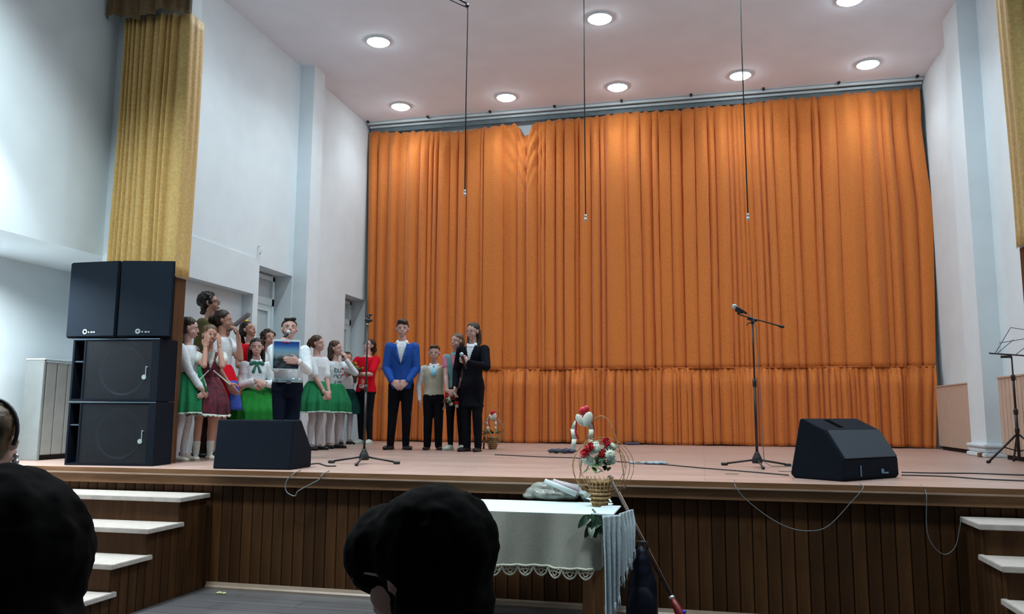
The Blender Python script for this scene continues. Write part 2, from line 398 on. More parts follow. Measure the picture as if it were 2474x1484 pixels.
while x < 9.2:
    wd = fr.choice((.06, .08, .1, .13, .17, .22)); ff.append((x, wd, fr.uniform(.5, 1), fr.random() < .5, fr.uniform(-.05, .05))); x += wd
import bisect
fx = [q[0] for q in folds]; ffx = [q[0] for q in ff]
def foldy(x, tbl, xs, amp):
    i = max(0, min(len(tbl)-1, bisect.bisect_right(xs, x)-1)); a, wd, h, sharp, _ = tbl[i]; t = min(max((x-a)/wd, 0), 1)
    k = math.sin(PI*t)**(.3 if sharp else .6)
    return -amp*h*min(1, .35+wd*3)*k+_*.5
SEAM = 2.155
def curtain_mesh(z0f, z1f, nx, nz, upper):
    vs_ = []; fs = []
    for j in range(nz+1):
        for i in range(nx+1):
            s = i/nx; xt = X0c+(X1c-X0c)*s
            zt = interp(tp, xt, 0, 2); z1 = zt+(.012*math.sin(xt*38)+.008*math.sin(xt*61) if upper else 0) if upper else SEAM+.006*math.sin(xt*40)
            z0 = (SEAM-.02 if upper else ZS+.012+.01*math.sin(xt*5))
            z = z0+(z1-z0)*j/nz
            xl = -5.62; xr = 3.30; wl = max(0, 1-s/.06)**2; wr = max(0, (s-.90)/.10)**2
            X = xl+(xr-xl)*s; X += (interp(ledge, z, 2, 0)-xl)*wl+(interp(redge, z, 2, 0)-xr)*wr
            sx = s*9.1
            drift = .012*math.sin(sx*2.7)*(1-z/6)+.005*math.sin(z*1.1+sx*3)
            if upper:
                hgt = (z-z0)/(z1-z0); edge = min(1, (1-hgt)*9+.25)
                y = YC+foldy(sx+drift, folds, fx, .15)*edge+.010*math.sin(sx*23+z*.15)+.02*math.sin(sx*5.1)
                sg = math.exp(-((X+2.83)/.33)**2)              # sagging swag folds under the dip
                dz = zt-z
                if dz < 1.3: y += sg*.055*math.sin(20*(dz+.9*abs(X+2.83)*1.6))*max(0, 1-dz/1.3)
            else:
                g = (z1-z)/(z1-z0); k = min(1, g*5)
                y = YC+.004+foldy(sx+drift, folds, fx, .15)*(.8-.3*k)+foldy(sx+drift, ff, ffx, .17)*k+.012*math.sin(sx*75)*(1-min(1, g*2.5))
            vs_.append((X, y, z))
    n = nx+1
    for j in range(nz):
        for i in range(nx): fs.append((j*n+i, j*n+i+1, (j+1)*n+i+1, (j+1)*n+i))
    return vs_, fs
cur = empty('stage_curtain', ((X0c+X1c)/2, YC, ZS)); tag(cur, 'tall orange pleated curtain with a gathered flounce across the back of the stage', 'curtain')
for nm, up in (('curtain_panel', True), ('flounce', False)):
    vs_, fs = curtain_mesh(0, 0, 1400, 46 if up else 22, up)
    b = MB(); b.add([V(p)-cur.location for p in vs_], fs); o = b.build(nm, ORANGE, cur, True)
    m = o.modifiers.new('thickness', 'SOLIDIFY'); m.thickness = .003
# stitched gathering band at the seam
b = MB(); pts = []
for i in range(0, 1401, 4):
    s = i/1400; X = -5.60+8.9*s
    pts.append(V((X, YC+foldy(s*9.1, folds, fx, .15)*.9-.012, SEAM-.004))-cur.location)
b.tube(pts, .006, 5); b.build('gathering_band', ORANGE, cur, True)

tr = empty('curtain_track', (-1.15, YC, ZC)); tag(tr, 'white double curtain track with grey pelmet strip under the ceiling above the orange curtain', 'curtain track')
b = MB()
b.box((-4.53, -.12, -.05), (4.55, -.095, -.015)); b.build('rail', WHITE, tr)
b = MB(); b.box((-4.53, -.03, -.085), (4.55, 0, -.05)); b.build('rail', WHITE, tr)
b = MB(); b.box((-4.53, -.095, -.012), (4.55, -.0, -.0)); b.build('track_plate', WHITE, tr)
b = MB(); b.box((-4.53, .02, -.155), (4.55, .05, -.085)); b.build('pelmet_strip', mat('pelmet_grey', (.16, .21, .23), .6), tr)
for i in range(9):
    X = -5.661+i*1.1206+1.15
    b = MB(); b.bevbox((X-.02, -.2, -.035), (X+.02, -.155, 0), .004); b.tube([(X, -.16, -.02), (X, -.1, -.03)], .006, 6); b.build('bracket', BLACKP, tr)
# blue pipe in the right corner; its upper length stands in for corner shadow
b = MB(); b.tube([aty(2233, 330, YB-.06), aty(2245, 500, YB-.06), aty(2258, 700, YB-.06), aty(2268, 810, YB-.06), aty(2276, 925, YB-.06)], .013, 8)
o = b.build('pipe_and_corner_shade', mat('blue_plastic', (.22, .45, .75), .5), None, True); tag(o, 'thin blue pipe, upper part standing in for corner shade, right of the orange curtain', 'pipe')

# ------------------------------------------------------------------ gold proscenium curtains
def gold(side, label):
    x_out, x_in = (-5.59, -4.855) if side < 0 else (3.1, 2.385)
    t = empty('gold_curtain', ((x_out+x_in)/2, YP-.08, 2.72)); tag(t, label, 'curtain', 'gold curtains at the sides of the stage opening')
    path = []; n = 200; sgn = 1 if x_in > x_out else -1
    g = random.Random(5); fl = []; a = 0
    L = abs(x_in-x_out)
    while a < L-.15: wd = g.choice((.04, .055, .07, .085)); fl.append((a, wd, g.uniform(.55, 1), g.random() < .6, g.uniform(-.03, .03))); a += wd
    fl.append((L-.13, .15, .75, False, 0)); xs = [q[0] for q in fl]
    for i in range(n+1):
        s = i/n*L; path.append((x_out+sgn*s, YP-.05+foldy(s, fl, xs, .19 if s < L-.13 else .07)))
    yr = path[-1][1]
    for i in range(1, 40):
        q = i/39; path.append((x_in+sgn*(.012*math.sin(q*PI)+.004*math.sin(q*17)), yr+(YP+.17-yr)*q))
    vs_ = []; nz = 26; z0, z1 = 2.72, 5.36
    for j in range(nz+1):
        z = z0+(z1-z0)*j/nz; k = 1-.1*j/nz
        for (x, y) in path: vs_.append(V((x+sgn*(0 if side > 0 else .02*(1-k))+.008*math.sin(z*1.7+x*9), y, z))-t.location)
    m = len(path); fs = [(j*m+i, j*m+i+1, (j+1)*m+i+1, (j+1)*m+i) for j in range(nz) for i in range(m-1)]
    b = MB(); b.add(vs_, fs); o = b.build('curtain_panel', GOLD, t, True); md = o.modifiers.new('thickness', 'SOLIDIFY'); md.thickness = .003
    vs_ = []
    for j in range(14):
        z = 5.33+j*.09
        for i in range(61):
            q = i/60; x = (x_out-sgn*.16)+(x_in+sgn*.11-(x_out-sgn*.16))*q
            vs_.append(V((x, YP-.2+.03*math.sin(q*34+1.3)+.015*math.sin(q*81), z+.03*math.sin(q*12)*(1-j/13)))-t.location)
    b = MB(); b.add(vs_, [(j*61+i, j*61+i+1, (j+1)*61+i+1, (j+1)*61+i) for j in range(13) for i in range(60)])
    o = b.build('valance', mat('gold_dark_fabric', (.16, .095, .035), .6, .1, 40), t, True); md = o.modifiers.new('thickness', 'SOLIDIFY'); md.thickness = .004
gold(-1, 'pleated gold curtain hanging above the stacked loudspeakers at the left')
gold(1, 'gold curtain at the right edge of the photo above the music stand')

# ------------------------------------------------------------------ radiator covers
def rad_left():
    t = empty('radiator_cover', (-6.46, 7.1, ZS)); tag(t, 'pale radiator cover with grey vertical slats beside the stacked loudspeakers', 'radiator cover')
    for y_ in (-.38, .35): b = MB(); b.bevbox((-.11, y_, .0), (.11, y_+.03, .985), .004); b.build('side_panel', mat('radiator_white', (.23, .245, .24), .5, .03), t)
    b = MB(); b.bevbox((-.11, -.385, .985), (.12, .385, 1.0), .004); b.build('top_panel', WHITE, t)
    for i in range(5):
        b = MB(); y = -.345+i*.138; b.bevbox((.088, y+.004, .05), (.11, y+.134, .965), .006); b.build('slat', BEIGED, t)
    b = MB(); b.box((-.11, -.35, .0), (.08, .35, .05)); b.build('plinth', DARKGAP, t)  # dark box standing in for the shaded gap under the cover
rad_left()
def rad_right(y0, y1, label, z1=1.85, slats=True):
    t = empty('radiator_cover', (3.3, (y0+y1)/2, ZS)); tag(t, label, 'radiator cover'); h = z1-ZS; L = (y1-y0)/2
    for y_ in (-L, L-.03): b = MB(); b.bevbox((-.03, y_, .05), (.11, y_+.03, h-.015), .003); b.build('side_panel', BEIGE, t)
    b = MB(); b.bevbox((-.06, -L, h-.02), (.11, L, h), .004); b.build('top_panel', BEIGE, t)
    if slats:
        n = int(2*L/.11)
        for i in range(n):
            y = -L+i*2*L/n; b = MB(); b.bevbox((-.05, y+.004, .05), (-.03, y+2*L/n-.004, h-.02), .004); b.build('slat', BEIGE, t)
    else:
        b = MB(); b.bevbox((-.05, -L, .05), (-.03, L, h-.02), .004); b.build('front_panel', BEIGE, t)
    b = MB(); b.box((-.02, -L+.05, 0), (.1, L-.05, .05)); b.build('plinth', DARKGAP, t)
rad_right(11.07, YB-.48, 'plain beige radiator cover against the right wall beside the orange curtain', slats=False)
rad_right(8.2, 10.15, 'slatted beige radiator cover behind the music stand at the right edge', 1.87)

# ------------------------------------------------------------------ loudspeakers
def logo(parent, M, s):
    b = MB(); b.lathe([(.016*s, 0), (.016*s, .003), (.008*s, .0031), (.008*s, 0)], seg=14, M=M.to_3x3(), c=M.translation)
    for i, wd in enumerate((.010, .014, .012)):
        b.box(((.022+i*.019)*s, -.008*s, 0), ((.022+i*.019)*s+wd*s, .001*s, .003), M=M)
    b.build('badge', SILVER, parent)
def top_speaker(cx, y, w2, rz, label):
    t = empty('loudspeaker', (cx, y, 2.105), rz); tag(t, label, 'loudspeaker', 'loudspeaker cabinets on top of the stack')
    b = MB(); b.prism([(-w2, .02), (w2, .02), (w2-.13, .27), (-w2+.13, .27)], V((1, 0, 0)), V((0, 1, 0)), V((0, 0, 1)), (0, 0, 0), .71)
    o = b.build('cabinet', BLACKC, t); md = o.modifiers.new('bevel', 'BEVEL'); md.width = .008; md.segments = 2
    b = MB(); b.bevbox((-w2+.008, 0, .010), (w2-.008, .025, .700), .006); g = b.build('grille', GRILLE, t)
    logo(g, Matrix.Translation((-.05, -.001, .055)) @ Matrix.Rotation(PI/2, 4, 'X'), 1.5)
top_speaker(-5.44, 6.25, .265, 0, 'dark loudspeaker cabinet at the top left of the stack')
top_speaker(-4.925, 6.315, .245, math.radians(14.5), 'dark loudspeaker cabinet at the top right of the stack, turned slightly away')
def sub(z, label):
    x0, x1 = -5.60, -4.755; cx = (x0+x1)/2; w2 = (x1-x0)/2; h = .565
    t = empty('subwoofer', (cx, 6.285, z), math.radians(6)); tag(t, label, 'loudspeaker', 'bass cabinets under the loudspeakers')
    pw = .11; b = MB(); T = .018
    b.box((-w2, 0, 0), (w2, .30, T)); b.box((-w2, 0, h-T), (w2, .30, h)); b.box((-w2, 0, T), (-w2+T, .30, h-T)); b.box((w2-T, 0, T), (w2, .30, h-T))
    b.box((-w2, .28, T), (w2, .30, h-T)); b.box((-w2+pw, .0, T), (-w2+pw+T, .27, h-T)); b.box((w2-.07, .0, T), (w2-T, .27, h-T))
    b.build('cabinet', BLACKC, t)
    b = MB(); b.box((-w2+T, .01, h*.62), (-w2+pw, .27, h*.62+.012)); b.build('port_shelf', mat('port_edge', (.05, .07, .1), .5), t)
    b = MB(); b.box((-w2, -.003, h-.009), (w2, .002, h)); b.build('edge_trim', mat('edge_trim_blue', (.10, .15, .20), .4), t)
    c = V((.02, .0, h/2-.01))
    Rm = Matrix.Rotation(PI/2, 3, 'X')
    b = MB(); b.box((-w2+pw+T, .1, T), (w2-.07, .12, h-T)); b.build('baffle', BLACKC, t)
    b = MB(); b.lathe([(.235, -.012), (.235, 0), (.215, .004), (.205, -.005), (.19, -.012), (.09, -.075), (.085, -.075), (.06, -.055), (.0005, -.045)], c=(c.x, .095, c.z), seg=36, M=Rm); d = b.build('driver_cone', CONE, t, True)
    b = MB(); b.bevbox((-w2+pw+T, .004, T), (w2-.07, .012, h-T), .002); g = b.build('mesh_grille', mat('open_grille', (.01, .014, .02), .5, alpha=.45), t)
    b = MB(); M = Matrix.Translation((w2-.135, .003, h*.38)) @ Matrix.Rotation(PI/2, 4, 'X')
    b.lathe([(.022, 0), (.022, .003), (.006, .0031)], seg=14, c=M.translation, M=M.to_3x3()); b.box((.012, .0, 0), (.018, .10, .003), M=M); b.box((.012, .09, 0), (.034, .095, .003), M=M)
    b.build('badge', SILVER, t)
sub(ZS+.002, 'black bass loudspeaker standing on the stage floor at the bottom of the stack')
sub(ZS+.574, 'black bass loudspeaker in the middle of the stack')

def prism_obj(prof, name, m, parent, u, wv, width, o=(0, 0, 0), bev=.012):
    b = MB(); b.prism(prof, u, V((0, 0, 1)), wv, o, width); ob = b.build(name, m, parent)
    md = ob.modifiers.new('bevel', 'BEVEL'); md.width = bev; md.segments = 3; return ob
# left floor monitor (its front faces the hall)
p0 = V((-4.085, 6.22, ZS)); t = empty('floor_monitor', p0, math.radians(4)); tag(t, 'black floor monitor loudspeaker standing in front of the children', 'loudspeaker', 'stage floor monitors')
prism_obj([(0, .0), (.44, 0), (.44, .16), (.2, .415), (.045, .415)], 'cabinet', BLACKC, t, V((0, 1, 0)), V((1, 0, 0)), .70)
b = MB(); M = Matrix.Translation((.075, .028, .20)) @ Matrix.Rotation(PI/2-.1, 4, 'X') @ Matrix.Rotation(-PI/2-.15, 4, 'Z')
b.lathe([(.022, 0), (.022, .004), (.004, .0041)], seg=14, c=M.translation, M=M.to_3x3()); b.box((.02, -.007, 0), (.07, .0, .004), M=M); b.build('badge', SILVER, t)
# right floor monitor
a = math.radians(41); uu = V((math.cos(a), -math.sin(a), 0)); vv = V((math.sin(a), math.cos(a), 0))
p1 = atz(2042, 1165, ZS); L = .46; p0 = p1-uu*L
t = empty('floor_monitor', p0); tag(t, 'black wedge floor monitor loudspeaker near the right microphone stand', 'loudspeaker', 'stage floor monitors')
prof = [(0, .03), (.03, 0), (.44, 0), (.46, .025), (.455, .155), (.31, .37), (.125, .455), (.10, .45)]
cab = prism_obj(prof, 'cabinet', BLACKC, t, uu, vv, .74)
def wedge_pt(u_, z_, v_, off=0):
    return uu*u_+V((0, 0, 1))*z_+vv*v_
b = MB(); nrm = (uu*.215+V((0, 0, 1))*.145).normalized()
A = [wedge_pt(.451, .161, .02), wedge_pt(.451, .161, .72), wedge_pt(.315, .363, .72), wedge_pt(.315, .363, .02)]
b.add([p+nrm*.001 for p in A]+[p+nrm*.012 for p in A], [(0, 3, 2, 1), (4, 5, 6, 7), (0, 1, 5, 4), (1, 2, 6, 5), (2, 3, 7, 6), (3, 0, 4, 7)]); b.build('grille', mat('monitor_grille', (.03, .045, .065), .6, .3, 300, bump=.4), t)
nt_ = (uu*.085+V((0, 0, 1))*.185).normalized()
b = MB(); A = [wedge_pt(.150, .4435, .24), wedge_pt(.150, .4435, .31), wedge_pt(.275, .386, .31), wedge_pt(.275, .386, .24)]
b.add([p-nt_*.01 for p in A]+[p+nt_*.002 for p in A], [(0, 3, 2, 1), (4, 5, 6, 7), (0, 1, 5, 4), (1, 2, 6, 5), (2, 3, 7, 6), (3, 0, 4, 7)]); b.build('handle_slot', mat('slot_black', (.001, .001, .001), .9, spec=.02), t)
b = MB(); M = Matrix.Translation(wedge_pt(.461, .06, .5)) @ Matrix((( vv.x, 0, uu.x, 0), (vv.y, 0, uu.y, 0), (0, 1, 0, 0), (0, 0, 0, 1)))
b.lathe([(.02, 0), (.02, .004), (.004, .0041)], seg=12, c=M.translation, M=M.to_3x3()); b.box((.02, -.02, 0), (.08, -.008, .004), M=M); b.box((-.3, -.03, 0), (-.288, .05, .004), M=M); b.build('badge', mat('badge_blue', (.15, .25, .4), .4), t)

# ------------------------------------------------------------------ stands, microphones
def mic_mesh(t, p, d, r=.026, L=.17, name='microphone'):
    d = V(d).normalized(); p = V(p); e = p+d*L
    b = MB(); b.ell(p, (r, r, r), seg=16, rg=10); g = b.build('mic_head', mat('mic_mesh', (.50, .62, .64), .4, .1, 300, metal=.3), t, True)
    b = MB(); b.tube([p+d*.02, p+d*.04, e], [r*.9, r*.72, r*.42], 12); b.build('mic_body', BLACKP, t, True)
    return e
def stand(c, label, angs, boom):
    t = empty('microphone_stand', c); tag(t, label, 'microphone stand', 'microphone stands on the stage')
    for a in angs:
        b = MB(); p = V((math.cos(a), math.sin(a), 0)); b.tube([V((0, 0, .07)), p*.31+V((0, 0, .02))], .009, 8); l = b.build('leg', BLACKM, t, True)
        b = MB(); b.cap(p*.30+V((0, 0, .016)), .015, p*.34+V((0, 0, .015)), .015); b.build('rubber_foot', BLACKP, l, True)
    b = MB(); b.lathe([(.045, .035), (.05, .06), (.035, .10), (.022, .125), (.02, .14)], seg=18); b.build('hub', BLACKP, t, True)
    return t
c = V((atz(1830, 1129, ZS).x, atz(1830, 1129, ZS).y, ZS))
t = stand(c, 'black boom microphone stand with a silver microphone, right of the stage centre', [math.radians(k) for k in (-85, 155, 28)], True)
yy = c.y
def rel(x, y): return aty(x, y, yy)-c
tp_ = rel(1817, 776); h = tp_.z
b = MB(); b.tube([(0, 0, .1), (0, 0, h*.58)], .0125, 10); b.build('pole', BLACKM, t, True)
b = MB(); b.tube([(0, 0, h*.57), (0, 0, h)], .0085, 10); b.build('pole', BLACKM, t, True)
b = MB(); b.tube([(0, 0, h*.545), (0, 0, h*.6)], .019, 12); b.build('clutch', BLACKP, t, True)
e0 = V((rel(1783, 761).x-tp_.x, -.03, rel(1783, 761).z)); e1 = V((rel(1884, 787).x-tp_.x, .04, rel(1884, 787).z))
b = MB(); b.tube([e0, e1], .0065, 8); bo = b.build('boom_arm', BLACKM, t, True)
b = MB(); b.cap(e1, .014, e1+(e1-e0).normalized()*.03, .014); b.build('counterweight', BLACKM, bo, True)
b = MB(); k = V((0, 0, h+.012)); b.cap(k+V((-.035, 0, .012)), .015, k+V((.03, 0, -.006)), .017); b.tube([k, k+V((0, 0, -.04))], .015, 10); b.tube([k+V((0, 0, -.03)), k+V((-.04, -.01, -.03)), k+V((-.055, -.01, -.055))], .005, 6); b.build('boom_clamp', BLACKP, t, True)
mp_ = V((rel(1773, 742).x-tp_.x, -.035, rel(1773, 742).z)); md_ = V((e0.x+.03-mp_.x, .0, e0.z+.035-mp_.z))
b = MB(); b.tube([e0, e0+V((.0, 0, .035))], .012, 8); b.cap(e0+V((-.015, 0, .04)), .018, e0+V((.03, 0, .022)), .017); b.build('mic_clip', BLACKP, t, True)
mt = empty('microphone', c+mp_); tag(mt, 'silver-headed black microphone clipped to the boom of the right stand', 'microphone')
me_ = mic_mesh(mt, (0, 0, 0), md_, .024, .13)
cb = MB(); q0 = c+mp_+me_
cb.tube([q0, q0+V((.05, 0, -.03)), c+V((.03, -.015, h-.06)), c+V((.045, -.02, h*.6)), c+V((.05, -.02, h*.3)), c+V((.06, -.02, .05)), c+V((.12, -.03, .012)), c+V((.4, .15, .006))], .0035, 6)
o = cb.build('microphone_cable', CABLEG, None, True); tag(o, 'thin grey microphone cable running down beside the right boom stand', 'cable')

c = V((atz(879, 1121, ZS).x, atz(879, 1121, ZS).y, ZS)); yy = c.y
t = stand(c, 'black straight microphone stand without a microphone, in front of the girl in red', [math.radians(k) for k in (185, 5, -78)], False)
tp_ = rel(886, 782); h = tp_.z
b = MB(); b.tube([(0, 0, .1), (0, 0, h*.54)], .0125, 10); b.build('pole', BLACKM, t, True)
b = MB(); b.tube([(0, 0, h*.53), (0, 0, h)], .008, 10); b.build('pole', BLACKM, t, True)
b = MB(); b.tube([(0, 0, h*.51), (0, 0, h*.56)], .018, 12); b.build('clutch', BLACKP, t, True)
b = MB(); b.tube([(0, 0, h-.015), (0, 0, h+.0)], .014, 10); b.build('collar', mat('brass', (.5, .4, .2), .4, metal=.7), t, True)
b = MB(); b.tube([(0, 0, h), (0, 0, h+.05)], .014, 10); b.cap((-.01, 0, h+.035), .022, (.03, 0, h+.03), .018); b.cap((.0, 0, h+.075), .012, (.03, 0, h+.085), .012); b.tube([(.01, 0, h+.03), (.012, 0, h+.08)], .012, 8); b.build('mic_clip', BLACKP, t, True)

# music stand at the right edge
c = V((atz(2462, 1112, ZS).x, 9.3, ZS)); yy = 9.3; bx = aty(2462, 1100, yy).x; c = V((bx, yy, ZS))
t = empty('music_stand', c); tag(t, 'black folding tripod music stand with a wire desk at the right edge of the photo', 'music stand')
hh_ = aty(2440, 862, yy).z-ZS
for a in (200, 320, 80):
    a = math.radians(a); p = V((math.cos(a), math.sin(a), 0)); b = MB(); b.tube([V((0, 0, .30)), p*.34+V((0, 0, .015))], .011, 8); l = b.build('leg', BLACKM, t, True)
    b = MB(); b.cap(p*.33+V((0, 0, .02)), .016, p*.35+V((0, 0, .016)), .016); b.build('rubber_foot', BLACKP, l, True)
    b = MB(); b.tube([V((0, 0, .12)), p*.17+V((0, 0, .165))], .006, 6); b.build('brace', BLACKM, t, True)
b = MB(); b.tube([(0, 0, .03), (0, 0, .55)], .016, 10); b.build('pole', BLACKM, t, True)
b = MB(); b.tube([(0, 0, .5), (0, 0, .9)], .012, 10); b.build('pole', BLACKM, t, True)
b = MB(); b.tube([(0, 0, .85), (0, 0, hh_)], .008, 10); b.build('pole', BLACKM, t, True)
for z in (.33, .52, .87): b = MB(); b.cap((0, 0, z-.015), .022, (0, 0, z+.015), .022); b.build('clutch', BLACKP, t, True)
b = MB(); b.tube([(-.22, -.04, hh_+.035), (.24, .02, hh_+.0)], .008, 6); b.tube([(-.1, 0, hh_+.0), (0, 0, hh_)], .014, 8); b.build('desk_shelf', BLACKM, t, True)
b = MB()
T0, T1 = V((-.16, -.02, hh_+.03)), V((.2, .02, hh_+.01)); up = V((.17, .22, .24))
for p, q in ((T0, T0+up*1.1+V((.06, 0, .03))), (T1, T1+up*1.1), (T0+(T1-T0)*.05, T0+up*.65+V((.12, 0, 0))), (T0+(T1-T0)*.55, T1+up*.9), (T0+up*1.1+V((.06, 0, .03)), T1+up*1.1), (T0+up*.5, T1+up*.9), (T1, T1+up*.55+V((.08, 0, 0)))):
    b.tube([p, q], .0035, 5)
b.build('wire_desk', BLACKM, t, True)

# hanging overhead microphones
def hang(xb, yb, label, first=False):
    top = V((aty(xb, yb, 7.96).x, 7.96, 0))
    end = aty(xb, yb, 7.96)
    t = empty('hanging_microphone', end); tag(t, label, 'microphone', 'microphones hanging on long cables over the stage')
    b = MB()
    if first:
        kz = aty(1126, 18, 7.96).z-end.z
        p2 = V((-.28, 0, kz+.16)); b.tube([(0, 0, .03), (0, 0, kz*.5), (.008, 0, kz-.03), (0, 0, kz), (-.06, 0, kz+.03), p2, (-.6, .1, ZC-end.z)], .007, 6)
    else: b.tube([(0, 0, .03), (-.004, 0, 1.5), (0, 0, ZC-end.z)], .006, 6)
    b.build('cable', CABLE, t, True)
    b = MB(); b.tube([(0, 0, -.03), (0, 0, .0)], .014, 10); b.tube([(0, 0, .008), (0, 0, .035)], .012, 10); b.build('capsule', SILVER, t, True)
    if first:
        b = MB(); b.tube([(-.01, 0, kz+.05), (-.12, .02, kz+.13), (-.5, .1, ZC-end.z)], .011, 6); b.lathe([(.022, -.008), (.022, .008)], c=(.0, 0, kz+.02), M=Matrix.Rotation(PI/2, 3, 'X')); b.build('pulley_arm', BLACKM, t, True)
hang(1123, 467, 'tiny silver microphone hanging on the leftmost long cable, bent at its top', True)
hang(1415, 527, 'tiny silver microphone hanging on the middle long cable')
hang(1807, 525, 'tiny silver microphone hanging on the rightmost long cable')
#@@PEOPLE@@
# ------------------------------------------------------------------ people
def prof_at(P, z):
    if z <= P[0][0]: return P[0][1], P[0][2]
    for a, c in zip(P, P[1:]):
        if z <= c[0]:
            t = (z-a[0])/(c[0]-a[0]); t = t*t*(3-2*t)*.5+t*.5; return a[1]+(c[1]-a[1])*t, a[2]+(c[2]-a[2])*t
    return P[-1][1], P[-1][2]
def torso(mb, P, z0, z1, H, inf=0, yo=0, n=9, seg=20, flare=0):
    rs = []
    for i in range(n+1):
        z = z0+(z1-z0)*i/n; rx, ry = prof_at(P, z); f = flare*max(0, 1-(z-z0)/.12) if flare else 0
        rs.append([V(((rx*H+inf+f*H)*math.cos(2*PI*j/seg), (ry*H+inf+f*H*.8)*math.sin(2*PI*j/seg)+yo, z*H)) for j in range(seg)])
    mb.rings(rs)
def ik(S, W, a, c, hint):
    d = W-S; L = d.length
    if L > (a+c)*.995: W = S+d.normalized()*(a+c)*.995; d = W-S; L = d.length
    L = max(L, abs(a-c)*1.05+.001); t = d.normalized(); x = (a*a-c*c+L*L)/(2*L); y = math.sqrt(max(a*a-x*x, 0))
    h = hint-t*hint.dot(t); h = h.normalized() if h.length > 1e-5 else t.orthogonal().normalized()
    return S+t*x+h*y, W
def hand(mb, W, d, n, th, H, curl=.5, grip=False):
    d = d.normalized(); n = (n-d*n.dot(d)).normalized(); s = d.cross(n)*th; k = H*1.04
    mb.cap(W-d*.012*k, .0165*k, W+d*.008*k, .016*k)
    kn = []
    for i, o in enumerate((.0185, .0062, -.0062, -.0180)):
        e = W+d*(.056-.004*abs(i-1)**1.3*.9)*k+s*o*k; mb.cap(W+d*.008*k+s*o*.62*k, .0095*k, e, .0078*k, 8); kn.append(e)
    for i, (e, L) in enumerate(zip(kn, (.043, .049, .045, .034))):
        p = e; a = curl*.6; fan = s*((1.5-i)*.05)
        for q, (seg, rr) in enumerate(((.42, .0066), (.33, .0060), (.27, .0054))):
            v = (d*math.cos(a)+n*math.sin(a)+fan).normalized(); nx = p+v*L*seg*k; mb.cap(p, rr*k*1.05, nx, rr*k*.95, 8); p = nx; a += curl*(1.5 if grip else 1.0)*.75
    b0 = W+d*.014*k+s*.014*k; b1 = b0+(d*.6+s*.75+n*.25*(1+curl)).normalized()*.026*k; b2 = b1+(d*.85+s*.2+n*.35*curl).normalized()*.024*k
    mb.cap(b0, .0105*k, b1, .0078*k, 8); mb.cap(b1, .0076*k, b2, .0062*k, 8)

